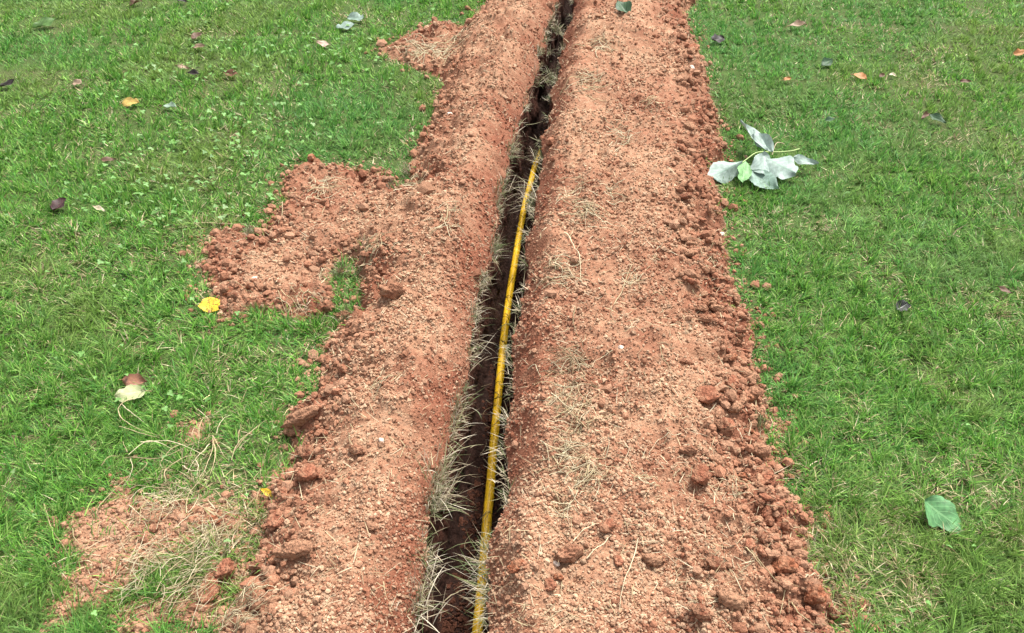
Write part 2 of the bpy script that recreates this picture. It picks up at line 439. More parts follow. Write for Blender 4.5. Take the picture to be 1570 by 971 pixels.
body = DEEP_SOIL[None] * (1 - wl_) + (DARK * 0.42)[None] * wl_
trc = (body * (0.6 + 0.9 * tn)) * dep + (DARK * 0.9)[None] * (1 - dep) * (0.7 + 0.6 * tn)  # clay colour gets darker with depth below the lip
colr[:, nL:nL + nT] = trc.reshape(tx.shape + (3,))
GV = np.stack([GX, GY, GZ], -1).reshape(-1, 3); GC = colr.reshape(-1, 3)
ii, jj = np.meshgrid(np.arange(R - 1), np.arange(C - 1), indexing='ij')
a = ii * C + jj
F = np.stack([a, a + 1, a + C + 1, a + C], -1)                # up-facing
dmax = np.zeros((R, C)); dmax[:, :nL] = d_l; dmax[:, nL + nT:] = d_r
dpm = np.full((R, C), -1.0); dpm[:, :nL] = dp_l; dpm[:, nL + nT:] = dp_r
fd = (dmax[:-1, :-1] + dmax[1:, 1:]) / 2; fdp = (dpm[:-1, :-1] + dpm[1:, 1:]) / 2
jcol = jj
yy = GY[:-1, :-1]
trench_f = (jcol >= nL - 1) & (jcol < nL + nT) & (yy > 0.2) & (yy < 8.3)
left_f = (jcol < nL - 1) & (fd > 0); right_f = (jcol >= nL + nT) & (fd > 0)
patch_f = (jcol < nL - 1) & (fd <= 0) & (fdp > 0)
rest_f = ~(trench_f | left_f | right_f | patch_f)
def sub(name, mask, mat, V=None, Cc=None):
    f = F[mask]
    used = np.unique(f); remap = np.zeros(R * C, np.int64); remap[used] = np.arange(len(used))
    return mesh_object(name, GV[used], remap[f], mat, colors=GC[used])
o = sub('ground', rest_f, M_earth); o['kind'] = 'structure'
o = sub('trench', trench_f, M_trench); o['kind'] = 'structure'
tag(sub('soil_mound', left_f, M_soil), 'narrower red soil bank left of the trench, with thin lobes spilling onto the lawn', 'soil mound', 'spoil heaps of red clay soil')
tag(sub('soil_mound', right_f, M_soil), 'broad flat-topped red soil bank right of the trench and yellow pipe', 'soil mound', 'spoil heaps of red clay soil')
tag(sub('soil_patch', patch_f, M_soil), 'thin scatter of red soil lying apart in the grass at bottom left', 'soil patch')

# ------------------------------------------------------------------ loose crumbs on the soil (uncountable)
def rand_rot(n):
    q = rng.normal(size=(n, 4)); q /= np.linalg.norm(q, axis=1)[:, None]
    w, x, y, z = q.T
    return np.stack([np.stack([1 - 2 * (y * y + z * z), 2 * (x * y - z * w), 2 * (x * z + y * w)], -1),
                     np.stack([2 * (x * y + z * w), 1 - 2 * (x * x + z * z), 2 * (y * z - x * w)], -1),
                     np.stack([2 * (x * z - y * w), 2 * (y * z + x * w), 1 - 2 * (x * x + y * y)], -1)], 1)
OCT_V = np.array([(1, 0, 0), (-1, 0, 0), (0, 1, 0), (0, -1, 0), (0, 0, 1), (0, 0, -1)], float)
OCT_F = np.array([(0, 2, 4), (2, 1, 4), (1, 3, 4), (3, 0, 4), (2, 0, 5), (1, 2, 5), (3, 1, 5), (0, 3, 5)])
ph = (1 + 5 ** .5) / 2
ICO_V = np.array([(-1, ph, 0), (1, ph, 0), (-1, -ph, 0), (1, -ph, 0), (0, -1, ph), (0, 1, ph), (0, -1, -ph), (0, 1, -ph), (ph, 0, -1), (ph, 0, 1), (-ph, 0, -1), (-ph, 0, 1)]) / math.hypot(1, ph)
ICO_F = np.array([(0, 11, 5), (0, 5, 1), (0, 1, 7), (0, 7, 10), (0, 10, 11), (1, 5, 9), (5, 11, 4), (11, 10, 2), (10, 7, 6), (7, 1, 8), (3, 9, 4), (3, 4, 2), (3, 2, 6), (3, 6, 8), (3, 8, 9), (4, 9, 5), (2, 4, 11), (6, 2, 10), (8, 6, 7), (9, 8, 1)])

def batch(bv, bf, pos, size, colors, jit=0.28, flat=0.75):
    n = len(pos); k = len(bv)
    v = bv[None] * (1 + rng.uniform(-jit, jit, (n, k, 1)))
    v = v * rng.uniform(0.7, 1.2, (n, 1, 3))
    v = np.einsum('nij,nkj->nki', rand_rot(n), v) * size[:, None, None]
    v[:, :, 2] *= flat
    v = v + pos[:, None, :]
    f = (bf[None] + (np.arange(n) * k)[:, None, None]).reshape(-1, 3)
    return v.reshape(-1, 3), f, np.repeat(colors, k, 0)

def pick_y(n, lo, hi):
    """rows drawn so that near ground gets more pieces per square metre"""
    u = rng.uniform(0, 1, n)
    a_, b_ = lo ** -0.95, hi ** -0.95
    return (a_ + (b_ - a_) * u) ** (1 / -0.95)

def crumb_cols(x, y, d, dl, dp, dark=0.0):
    c = soil_color(x, y, d, dl, dp)
    r1 = rng.uniform(0, 1, len(x))
    pale = r1 > 0.57
    c[pale] = c[pale] * 0.5 + PALE[None] * 0.5 * rng.uniform(0.8, 1.12, (pale.sum(), 1))
    red = r1 < 0.2
    c[red] = c[red] * 0.4 + RED[None] * 0.6 * rng.uniform(0.8, 1.25, (red.sum(), 1))
    return c * rng.uniform(0.85, 1.15, (len(x), 1))

nn = 262000
y = pick_y(nn, 0.68, 6.2); x = rng.uniform(-1.15, 1.05, nn)
z, d, dp, dl = ground_z(x, y, True)
dist = np.hypot(y, CAM_H)
in_long = (d > 0.03 - 0.10 * rng.uniform(0, 1, nn) ** 3.2 - 0.03) & (dl > -0.002)
in_patch = (dp > -0.09 * rng.uniform(0, 1, nn) ** 2.5) & (d <= 0)
keep = in_long | in_patch
# clumpy: patches of coarse crumb and of fine smooth soil
coarse = fbm(x, y, 7.0, 101, 3)
in_p = in_patch
keep &= rng.uniform(0, 1, nn) < np.clip(0.4 + (coarse - 0.35) * 2.2, 0.35, 0.85)
x, y, z, d, dp, dl, dist, coarse, in_p = [q[keep] for q in (x, y, z, d, dp, dl, dist, coarse, in_p)]
size = 0.00255 * (dist / 1.8) ** 0.55 * np.exp(rng.normal(0, 0.34, len(x))) * (0.8 + 0.5 * coarse)
big = rng.uniform(0, 1, len(x)) < (0.012 + 0.2 * sstep(0.17, 0.05, d) + 0.14 * sstep(0.24, 0.08, d) * (x > 0.2) * ((d > 0) & (dl > 0.1)) + 0.05 * (dp > 0))
size[big] *= rng.uniform(1.5, 2.8, big.sum())
size[in_p] *= 0.72
cc = crumb_cols(x, y, np.maximum(d, 0), np.maximum(dl, 0), dp)
cc[big] = cc[big] * 0.35 + (RED * 0.7 + TAN * 0.3)[None] * 0.65 * rng.uniform(0.75, 1.3, (big.sum(), 1))
pos = np.stack([x, y, z + size * 0.4], -1)
sm = ~(big | ((dist < 2.0) & (size > 0.0041)))
big = ~sm
va, fa, ca = batch(OCT_V, OCT_F, pos[sm], size[sm] * 1.15, cc[sm], jit=0.22, flat=0.85)
vb, fb, cb = batch(ICO_V, ICO_F, pos[big], size[big], cc[big], jit=0.2, flat=0.85)
# crumbs fallen to the trench bottom
n3 = 5200
y3 = pick_y(n3, 0.8, 5.5); t3 = rng.uniform(0.05, 0.95, n3)
x3 = lip_x(y3, -1) * (1 - t3) + lip_x(y3, 1) * t3
z3 = -DEPTH + (fbm(x3, y3, 25.0, 81, 3) - 0.5) * 0.022 - 0.004
s3 = 0.0045 * np.exp(rng.normal(0, 0.4, n3))
c3 = (DEEP_SOIL * 1.35)[None] * rng.uniform(0.6, 1.5, (n3, 1)) + (RED * 0.18)[None]
vc, fc, cc3 = batch(OCT_V, OCT_F, np.stack([x3, y3, z3], -1), s3, c3)
V = np.concatenate([va, vb, vc]); Fc = np.concatenate([fa, fb + len(va), fc + len(va) + len(vb)]); Cc = np.concatenate([ca, cb, cc3])
tag(mesh_object('soil_crumbs', V, Fc, M_crumb, colors=Cc, smooth=False), 'loose crumbs of red soil covering the banks and trench floor', 'soil crumbs', kind='stuff')

# ------------------------------------------------------------------ clods: lumpy clay, each an object of its own
def ico_sphere(sub_):
    v = [tuple(q) for q in ICO_V]; f = [tuple(q) for q in ICO_F]
    for _ in range(sub_):
        cache = {}; nf = []
        def mid(i, j):
            k = (min(i, j), max(i, j))
            if k not in cache:
                m = np.array(v[i]) + np.array(v[j]); m /= np.linalg.norm(m); v.append(tuple(m)); cache[k] = len(v) - 1
            return cache[k]
        for a_, b_, c_ in f:
            ab, bc, ca_ = mid(a_, b_), mid(b_, c_), mid(c_, a_)
            nf += [(a_, ab, ca_), (b_, bc, ab), (c_, ca_, bc), (ab, bc, ca_)]
        f = nf
    return np.array(v), np.array(f)

def n3d(p_, f_, seed):
    return (vnoise(p_[:, 0] + 3.1, p_[:, 1] + p_[:, 2] * 0.77 + 9, f_, seed) + vnoise(p_[:, 1] + 7.7, p_[:, 2] - p_[:, 0] * 0.63 + 5, f_, seed + 1) + vnoise(p_[:, 2] + 1.3, p_[:, 0] + p_[:, 1] * 0.41 + 2, f_, seed + 2)) / 3

def clod_mesh(seed, sub_, tint):
    v, f = ico_sphere(sub_)
    r_ = np.random.default_rng(seed)
    n = v.copy()
    disp = (n3d(n, 1.1, seed * 7) - 0.5) * 1.3 + (n3d(n, 2.9, seed * 7 + 3) - 0.5) * 0.55
    if sub_ > 2: disp += (n3d(n, 7.0, seed * 7 + 5) - 0.5) * 0.45
    v = n * (1 + disp)[:, None]
    for k in range(4):                                   # broken facets
        ax = r_.normal(size=3); ax /= np.linalg.norm(ax); h = r_.uniform(0.55, 0.85)
        dd = v @ ax - h; m = dd > 0; v[m] -= ax[None] * (dd[m] * 0.85)[:, None]
    v *= np.array([1, r_.uniform(0.7, 1.0), r_.uniform(0.6, 0.85)])
    if sub_ > 2: v += n * ((n3d(n, 15.0, seed + 90) - 0.5) * 0.28)[:, None]
    m1 = sstep(0.42, 0.62, n3d(n, 2.0, seed * 3 + 50))[:, None]
    c = tint[None] * (1 - 0.45 * m1) + TAN[None] * 0.45 * m1
    c = c * (0.75 + 0.5 * n3d(n, 6.0, seed + 70))[:, None]
    return v, f, c

CLOD_ME = []
tints = [RED * 0.7 + TAN * 0.3, RED * 1.2, (RED + TAN) / 2, RED * 1.05 + np.array([.04, .01, 0]), RED * 0.85, (RED * 0.35 + TAN * 0.65)]
for s_ in range(14):
    v, f, c = clod_mesh(s_ + 3, 3 if s_ < 7 else 2, tints[s_ % 6])
    ob = mesh_object('soil_clod', v, f, M_clod, colors=c, smooth=True)
    CLOD_ME.append(ob.data); bpy.data.objects.remove(ob)

def clod(x, y, r_, label, group, k=None, sq=(1, 1, 1), rz=None, sink=0.42, tilt=0.35):
    k = random.randrange(14) if k is None else k
    o = bpy.data.objects.new('soil_clod', CLOD_ME[k]); col.objects.link(o)
    z = float(ground_z(np.array([x]), np.array([y]))[0])
    o.location = (x, y, z + r_ * 0.75 * sq[2] * (1 - sink))
    o.scale = (r_ * sq[0], r_ * sq[1], r_ * sq[2])
    o.rotation_euler = (random.uniform(-tilt, tilt), random.uniform(-tilt, tilt), random.uniform(0, 6.28) if rz is None else rz)
    return tag(o, label, 'soil clod', group)

GL, GR = 'big clay clods along the left soil bank', 'big clay clods on the right soil bank'
NAMED = [  # u, v, width px, label, squash
    (463, 643, 46, 'long flat red clod overhanging the grass, uppermost of four along the left bank', GL, (1.15, .6, .7)),
    (453, 661, 33, 'brownish lump right below the long flat red clod', GL, (1, .9, .9)),
    (473, 698, 37, 'smooth salmon red rounded clod at the edge of the left bank', GL, (1, .8, .9)),
    (470, 728, 32, 'blocky red clod with a dark broken underside below the salmon red clod', GL, (1, .8, 1)),
    (572, 432, 26, 'upright orange clod beside the small grass island in the left bank', GL, (.8, .9, 1.5)),
    (602, 450, 34, 'large rough red clod right of the upright orange clod', GL, (1, .9, 1.1)),
    (525, 484, 22, 'orange clod sitting at the lower end of the small grass island', GL, (1, .9, .9)),
    (500, 468, 24, 'flattened pinkish clod at the lower left of the small grass island', GL, (1, .8, .7)),
    (343, 877, 34, 'pointed brown clod alone in the grass right of the loose soil patch', GL, (1, .9, 1.1)),
    (394, 865, 24, 'bright orange clod touching the foot of the left bank near the bottom', GL, (1, .8, .9)),
    (319, 905, 40, 'crumbling double clod half sunk in straw near the bottom left', GL, (.9, 1.2, .7)),
    (318, 800, 32, 'rough reddish clod at the right end of the loose soil patch', GL, (1, .8, .8)),
    (548, 690, 24, 'small orange clod sitting out on the slope of the left bank', GL, (1, .8, .8)),
    (568, 806, 22, 'lone reddish clod midway up the left bank below centre', GL, (1, .9, .7)),
    (452, 850, 46, 'wide knobbly clod heap low on the left bank edge', GL, (1.1, .8, .8)),
    (425, 800, 40, 'knobbly brown clod below the yellow leaf scrap', GL, (1, .9, .8)),
    (440, 775, 26, 'small crumbly clod next to the yellow leaf scrap', GL, (1, .9, .8)),
    (600, 148 + 220, 16, 'small reddish clod by straw above the small grass island', GL, (1, .9, .9)),
    (505, 555, 26, 'flat pink clod at the left bank edge under the grass island', GL, (1, .8, .7)),
    (500, 585, 24, 'pale orange clod leaning on the grass at the left bank edge', GL, (.8, 1.2, .8)),
    (872, 850, 42, 'large round reddish clod low on the flat of the right bank', GR, (1, .85, .9)),
    (1001, 858, 32, 'heart shaped red clod on the flat of the right bank', GR, (1, .9, .8)),
    (1120, 923, 46, 'big clod with a pale yellow broken face near the bottom', GR, (1, .9, .9)),
    (1075, 940, 34, 'dull red clod left of the yellow faced clod', GR, (1.1, .8, .8)),
    (947, 861, 18, 'small squared orange clod between two larger ones', GR, (.8, 1, 1)),
    (855, 883, 17, 'little bright red clod beneath the large round clod', GR, (1, .9, .9)),
    (843, 897, 20, 'orange brown clod lower left of the little bright red one', GR, (1, .9, 1)),
    (793, 868, 30, 'rough clod at the trench side of the right bank near the bottom', GR, (1, .9, .8)),
    (932, 806, 22, 'rounded orange clod under the dry grass wisps', GR, (1, .9, .9)),
    (1073, 732, 34, 'sharp cornered red clod on the upper slope of the right edge', GR, (1, .9, 1)),
    (1162, 695, 36, 'crumbly round brown clod beside the tiny grass gap in the right edge', GR, (1, .9, 1)),
    (1098, 866, 34, 'flattish red clod between the flat of the bank and its right edge', GR, (1, .8, .8)),
    (1280, 942, 24, 'reddish clod rolled out onto the grass at the bottom right', GR, (.9, .9, 1)),
    (1240, 800, 22, 'reddish crumb pair perched at the outermost bulge of the right edge', GR, (1, .9, 1)),
    (1200, 868, 40, 'large deep red clod low on the right edge', GR, (1, 1, .9)),
    (1248, 915, 42, 'tall deep red clod at the right edge next to the bottom corner grass', GR, (.7, 1, 1.1)),
    (1080, 610, 40, 'long brown red clod among small crumbs on the right edge', GR, (1.2, .8, .8)),
    (1110, 655, 32, 'round topped orange clod left of the tiny grass gap', GR, (.9, 1, 1)),
    (1055, 690, 26, 'low brown clod just inside the coarse right edge', GR, (1, .8, .8)),
    (1145, 578, 34, 'dusty pink clod on the outer face of the right edge', GR, (1, .9, .9)),
]
for (u, v, wpx, lab, grp, sq) in NAMED:
    P = on_ground(u, v, 0.008)
    clod(P[0], P[1], wpx * mmpp(v) * (0.50 if grp == GL else 0.46), lab, grp, k=random.randrange(7), sq=sq, rz=random.uniform(-0.35, 0.35), tilt=0.25)

def band(n, side, vmin, vmax, dmin, dmax, smin_, smax_, label, group):
    made = 0; tries = 0
    while made < n and tries < 40:
        tries += 1
        vv = rng.uniform(vmin ** 1.25, vmax ** 1.25, 900) ** (1 / 1.25)
        uu = rng.uniform(300, 1300, 900)
        P = at(uu, vv, 0.03)
        d_, dp_ = soil_d(P[:, 0], P[:, 1])
        xl, xr = lip_x(P[:, 1], -1), lip_x(P[:, 1], 1)
        ok = (d_ > dmin) & (d_ < dmax) & ((P[:, 0] < xl - (0.22 if vmin < 100 else 0.12)) if side < 0 else (P[:, 0] > xr + 0.12))
        cl = fbm(P[:, 0], P[:, 1], 6.0, 111, 2)
        ok &= rng.uniform(0, 1, 900) < sstep(0.38, 0.6, cl) + 0.15
        for q in P[ok]:
            if made >= n: break
            r_ = random.uniform(smin_, smax_) * (0.8 + 0.5 * random.random() ** 3)
            clod(q[0], q[1], r_, label, group, sq=(1, random.uniform(.75, 1), random.uniform(.8, 1)), sink=random.uniform(.2, .6)); made += 1
for n_, a_, b_, w_ in ((26, 330, 440, 'a little below the leafy twig'), (34, 440, 560, 'level with the shrivelled black leaf'), (40, 560, 680, 'just above the tiny green gap'), (24, 680, 790, 'between the tiny green gap and the outermost bulge'), (26, 790, 960, 'below the outermost bulge')):
    band(n_, 1, a_, b_, 0.0, 0.15, 0.009, 0.018, 'small red clod of the right edge, ' + w_, 'clods in the crumbly right edge ' + w_)
band(15, 1, 40, 180, 0.0, 0.16, 0.014, 0.024, 'small red clod at the far right edge beyond the leafy twig', 'clods in the far right edge')
band(15, 1, 180, 330, 0.0, 0.16, 0.014, 0.024, 'small red clod at the right edge close to the leafy twig', 'clods near the leafy twig')
band(16, -1, 500, 630, 0.0, 0.09, 0.008, 0.016, 'small red clod of the left edge above the long flat red clod', 'clods along the upper left edge')
band(16, -1, 630, 780, 0.0, 0.09, 0.008, 0.016, 'small red clod of the left edge among the four big red clods', 'clods among the big left clods')
band(18, -1, 780, 960, 0.0, 0.10, 0.008, 0.016, 'small red clod of the left edge below the yellow leaf scrap', 'clods along the lower left edge')
band(10, -1, 90, 240, 0.0, 0.14, 0.011, 0.02, 'small clod on the far lobe of the left bank', 'clods on the far left lobe')
band(22, -1, 250, 480, 0.0, 0.14, 0.010, 0.018, 'small clod on the wide soil lobe behind the yellow spotted leaf', 'clods on the wide left lobe')

# pale pebbles
def pebble(u, v, wpx, label):
    P = on_ground(u, v); x, y = P[0], P[1]
    v_, f_ = ico_sphere(2)
    s_ = len(label)
    v_ = v_ * (1 + (n3d(v_, 1.6, s_) - 0.5) * 0.7)[:, None] * np.array([1, .75, .6]) * wpx * mmpp(v) * 0.5
    o = mesh_object('pebble', v_, f_, M_clod, colors=np.tile([0.62, 0.52, 0.43], (len(v_), 1)))
    o.location = (x, y, float(ground_z(np.array([x]), np.array([y]))[0]) + wpx * mmpp(v) * .2)
    o.rotation_euler = (0, 0, s_)
    tag(o, label, 'pebble', 'pale pebbles lying on the soil')
for q in [(1106, 361, 10, 'white pebble at the far right edge of the soil against the lawn'), (853, 866, 11, 'white pebble touching the underside of the large round clod'), (585, 677, 9, 'whitish pebble on the left bank level with the salmon red clod'),
          (1031, 813, 9, 'cream pebble on the right bank above the heart shaped clod'), (1060, 107, 12, 'cream pebble far up the right bank near its grassy edge'), (690, 177, 9, 'pale pebble on the far part of the left bank'), (391, 428, 9, 'pinkish pebble in the soil lobe near the yellow spotted leaf'), (952, 535, 10, 'pinkish pebble in the middle of the right bank')]:
    pebble(*q)

# ------------------------------------------------------------------ the pipe
PIPE_PX = [(720, 1100), (733, 971), (741, 860), (749, 770), (756, 690), (765, 600), (775, 505), (786, 425), (797, 360), (808, 305), (818, 264), (827, 236), (833, 214), (842, 180)]
PZ = -DEPTH + 0.015
def resample(P, n):
    P = np.asarray(P, float)
    seg = np.r_[0, np.cumsum(np.linalg.norm(np.diff(P, axis=0), axis=1))]
    t = np.linspace(0, seg[-1], n)
    out = np.stack([np.interp(t, seg, P[:, k]) for k in range(P.shape[1])], -1)
    for _ in range(3):
        out[1:-1] = (out[:-2] + 2 * out[1:-1] + out[2:]) / 4
    return out
def tube(P, r_, sides=8, taper=None):
    P = np.asarray(P, float); n = len(P)
    T = np.gradient(P, axis=0); T /= np.linalg.norm(T, axis=1)[:, None] + 1e-12
    up = np.array([0, 0, 1.0]); A = np.cross(T, up); A /= np.linalg.norm(A, axis=1)[:, None] + 1e-9; B = np.cross(A, T)
    ang = np.arange(sides) / sides * 2 * math.pi
    rr = np.full(n, r_) if taper is None else r_ * taper
    V_ = P[:, None] + rr[:, None, None] * (np.cos(ang)[None, :, None] * A[:, None] + np.sin(ang)[None, :, None] * B[:, None])
    f = []
    i, j = np.meshgrid(np.arange(n - 1), np.arange(sides), indexing='ij')
    a_ = i * sides + j; b_ = i * sides + (j + 1) % sides
    return V_.reshape(-1, 3), np.stack([a_, b_, b_ + sides, a_ + sides], -1).reshape(-1, 4)
pp = np.array([at(u, v, PZ) for u, v in PIPE_PX])
pp = resample(pp, 140)
pp[:, 0] += (fbm(pp[:, 1], pp[:, 1] * 0, 2.5, 121, 2) - 0.5) * 0.012
pp[-26:, 2] -= np.linspace(0, 1, 26) ** 1.4 * 0.10
v, f = tube(pp, 0.0130, 20)
tag(mesh_object('gas_pipe', v, f, M_pipe), 'yellow plastic pipe lying along the bottom of the narrow trench', 'pipe')

# ------------------------------------------------------------------ blades
def blades(base, L, w, az, lean, curve, colors, seg=3, twist=None):
    """ribbons: base (n,3); lean from vertical (rad) at the root; curve added to the tip"""
    n = len(base); K = seg
    ts = np.linspace(0, 1, K + 1)
    dirx, diry = np.cos(az), np.sin(az)
    pts = np.zeros((n, K + 1, 3)); pts[:, 0] = base
    for k in range(1, K + 1):
        th = lean + curve * (ts[k] + ts[k - 1]) / 2
        st = L / K
        pts[:, k, 0] = pts[:, k - 1, 0] + np.sin(th) * dirx * st
        pts[:, k, 1] = pts[:, k - 1, 1] + np.sin(th) * diry * st
        pts[:, k, 2] = pts[:, k - 1, 2] + np.cos(th) * st
    sa = az + math.pi / 2 + (rng.normal(0, 0.5, n) if twist is None else twist)
    sx, sy = np.cos(sa), np.sin(sa)
    vs, per = [], 2 * K + 1
    V_ = np.zeros((n, per, 3))
    prof = {1: [1.25], 2: [1, .8], 3: [.8, 1, .65], 4: [.8, 1, .85, .5], 5: [.8, 1, 1, .8, .5]}[K]
    for k in range(K):
        off = (w * prof[k] / 2)
        V_[:, 2 * k] = pts[:, k]; V_[:, 2 * k + 1] = pts[:, k]
        V_[:, 2 * k, 0] -= sx * off; V_[:, 2 * k, 1] -= sy * off
        V_[:, 2 * k + 1, 0] += sx * off; V_[:, 2 * k + 1, 1] += sy * off
    V_[:, per - 1] = pts[:, K]
    t = []
    for k in range(K - 1):
        a_ = 2 * k; t += [(a_, a_ + 1, a_ + 3), (a_, a_ + 3, a_ + 2)]
    t.append((2 * K - 2, 2 * K - 1, 2 * K))
    t = np.array(t)
    F_ = (t[None] + (np.arange(n) * per)[:, None, None]).reshape(-1, 3)
    return V_.reshape(-1, 3), F_, np.repeat(colors, per, 0)

# leaves on the lawn: listed first so that the grass parts under them
LEAVES = [  # u, v, length px, width/length, heading deg (0 = right, 90 = away), shape, style, fold, curl, label
    (72, 38, 34, .55, 35, 'oval', 'green', .5, .3, 'broad green leaf curled in the lawn, topmost leaf at far left'),
    (207, 6, 20, .4, 40, 'oval', 'brown', .7, .5, 'thin brown leaf cut by the top of the picture on the left lawn'),
    (280, 2, 14, .6, 10, 'oval', 'black', .4, .4, 'tiny dark leaf at the very top of the left lawn'),
    (302, 57, 18, .6, 60, 'oval', 'brown', .5, .5, 'brown leaf half hidden in clover, upper of a close pair'),
    (306, 73, 18, .55, 10, 'oval', 'tan', .6, .4, 'tan brown leaf just below another brown leaf in the clover'),
    (281, 104, 18, .4, -10, 'oval', 'tan', .4, .3, 'pale tan leaf left of the blackened leaf in the clover'),
    (297, 113, 20, .5, -5, 'oval', 'black', .5, .3, 'blackened leaf between a pale tan and a reddish leaf'),
    (355, 114, 24, .5, -15, 'oval', 'redbrown', .5, .3, 'reddish brown leaf right of the blackened leaf'),
    (12, 130, 24, .5, 25, 'oval', 'black', .4, .6, 'dark shrivelled leaf at the left margin of the lawn'),
    (118, 127, 15, .8, 0, 'round', 'tan', .2, .2, 'small pinkish tan leaf in the far left lawn'),
    (200, 158, 26, .7, 5, 'lobed', 'yelloworange', .3, .3, 'yellow orange lobed leaf in the far left lawn'),
    (260, 163, 22, .6, -20, 'lobed', 'palegreen', .4, .4, 'small silvery green leaf right of the yellow orange leaf'),
    (167, 246, 24, .5, 0, 'oval', 'brown', .4, .3, 'dull brown leaf sunk in the left lawn below the yellow orange leaf'),
    (93, 316, 22, .9, 60, 'round', 'maroon', .5, .4, 'dark maroon leaf standing in the left lawn'),
    (153, 322, 24, .3, -20, 'oval', 'cream', .6, .3, 'narrow cream leaf scrap right of the dark maroon leaf'),
    (322, 468, 21, 1.15, 100, 'round', 'yellow', .12, .15, 'bright yellow leaf with black specks beside the soil lobe'),
    (206, 584, 42, .55, -5, 'oval', 'rust', .25, .3, 'glossy rust brown leaf lying above a pale yellow leaf'),
    (200, 604, 40, .7, 200, 'lobed', 'paleyellow', .15, .2, 'pale yellow green torn leaf under the rust brown leaf'),
    (412, 757, 26, .35, -25, 'oval', 'yellow', .4, .2, 'narrow yellow leaf scrap at the foot of the left bank'),
    (496, 68, 21, .55, -5, 'oval', 'pink', .3, .3, 'pale pinkish leaf on the lawn left of the far soil lobe'),
    (530, 42, 26, .8, 200, 'lobed', 'silver', .3, .3, 'grey green lobed leaf, left one of a pair above the far soil lobe'),
    (546, 30, 26, .8, -20, 'lobed', 'silver', .4, .4, 'silvery lobed leaf, right one of a pair above the far soil lobe'),
    (1100, 62, 20, .8, 20, 'round', 'black', .4, .5, 'dark brown curled leaf on the lawn near the far right bank'),
    (1223, 41, 26, .55, 0, 'lobed', 'tan', .7, .4, 'pale brown curled leaf at the top of the right lawn'),
    (1268, 97, 20, .7, 40, 'oval', 'darkgreen', .4, .4, 'dark green leaf on the right lawn left of the orange leaf'),
    (1319, 118, 20, .8, -20, 'lobed', 'orange', .3, .3, 'bright orange leaf on the far right lawn'),
    (1352, 117, 13, .5, 40, 'oval', 'brown', .5, .3, 'small brown leaf between the orange leaf and a cream leaf'),
    (1369, 115, 12, .6, 0, 'oval', 'cream', .3, .3, 'small cream leaf right of the small brown leaf'),
    (1207, 122, 14, .5, 20, 'oval', 'orange', .5, .4, 'small dull orange leaf in the grass near the twig, top right lawn'),
    (1480, 126, 16, .5, -10, 'oval', 'brown', .6, .4, 'brown leaf with a pale edge in the far right lawn'),
    (1563, 82, 18, .7, 10, 'lobed', 'orange', .4, .3, 'orange brown leaf cut by the right margin of the picture'),
    (1419, 178, 20, .35, 40, 'oval', 'brown', .7, .4, 'slim dark brown leaf tilted upright next to a green leaf'),
    (1437, 184, 24, .6, -40, 'oval', 'darkgreen', .4, .4, 'dull green leaf beside the slim dark brown leaf'),
    (1273, 184, 16, .6, 10, 'oval', 'darkgreen', .4, .3, 'small dark green leaf on the lawn right above the leafy twig'),
    (1447, 793, 62, .72, -42, 'notched', 'bigleaf', .12, .25, 'large fresh green leaf lying flat on the near right lawn'),
    (1382, 472, 20, .8, 30, 'round', 'blackwhite', .6, .7, 'shrivelled black leaf with pale streaks on the right lawn'),
    (1541, 446, 20, .4, -40, 'oval', 'brown', .4, .3, 'small grey brown leaf at the right side of the lawn'),
    (955, 14, 26, .75, 120, 'oval', 'darkgreen', .5, .4, 'dark green folded leaf on top of the far right bank'),
]
leaf_fp = np.array([list(at(l[0], l[1])[:2]) + [l[2] * mmpp(l[1]) * 0.6] for l in LEAVES])
TW = lambda zx, zy: (1070 + zx / 6.935, 170 + zy / 6.935)

# ------------------------------------------------------------------ lawn grass (uncountable)
ng = 980000
u01 = rng.uniform(0, 1, ng)
lo, hi, pw = 0.60, 5.9, 0.38
yb = (lo ** pw + (hi ** pw - lo ** pw) * u01) ** (1 / pw)
half = 0.55 + 0.62 * np.hypot(yb, CAM_H) + 0.15
xb = rng.uniform(-1, 1, ng) * half
# pull blades into tufts
cell = 0.03 * (1 + 0.25 * yb)
tx_, ty_ = np.floor(xb / cell), np.floor(yb / cell)
hx, hy = hash2(tx_, ty_, 5), hash2(tx_, ty_, 6)
cx, cy = (tx_ + hx) * cell, (ty_ + hy) * cell
pull = rng.uniform(0.0, 0.6, ng)
xb = xb * (1 - pull) + cx * pull; yb = yb * (1 - pull) + cy * pull
d, dp = soil_d(xb, yb)
prob = np.where(d > -0.004, 0.0, 1.0)
prob *= np.where(dp > 0.0, 0.05 + 0.5 * sstep(0.03, 0.0, dp), 1.0)
prob = np.where((d > -0.004) & (d < 0.045) & (rng.uniform(0, 1, ng) < 0.16 * (1 - d / 0.045)), 1.0, prob)
thin = sstep(0.60, 0.74, fbm(xb, yb, 5.5, 131, 3))
prob *= 1 - 0.35 * thin
keep = rng.uniform(0, 1, ng) < prob
xb, yb, hx, hy, d, dp, thin, tx_, ty_ = [q[keep] for q in (xb, yb, hx, hy, d, dp, thin, tx_, ty_)]
n = len(xb)
zb = ground_z(xb, yb) - 0.003
dist = np.hypot(yb, CAM_H)
patch = fbm(xb, yb, 2.2, 133, 4); patch2 = fbm(xb, yb, 1.1, 137, 3)
L = rng.uniform(0.022, 0.052, n) * (1.08 - 0.10 * np.clip(yb - 1, 0, 3)) * (0.75 + 0.6 * hash2(tx_, ty_, 7)) * (0.85 + 0.4 * patch)
L *= np.where(xb > 0, 0.92, 1.0) * np.where(d > -0.03, 0.8, 1.0)
for fx_, fy_, fr_ in leaf_fp:
    m = np.hypot(xb - fx_, (yb - fy_)) < fr_
    L[m] *= 0.5
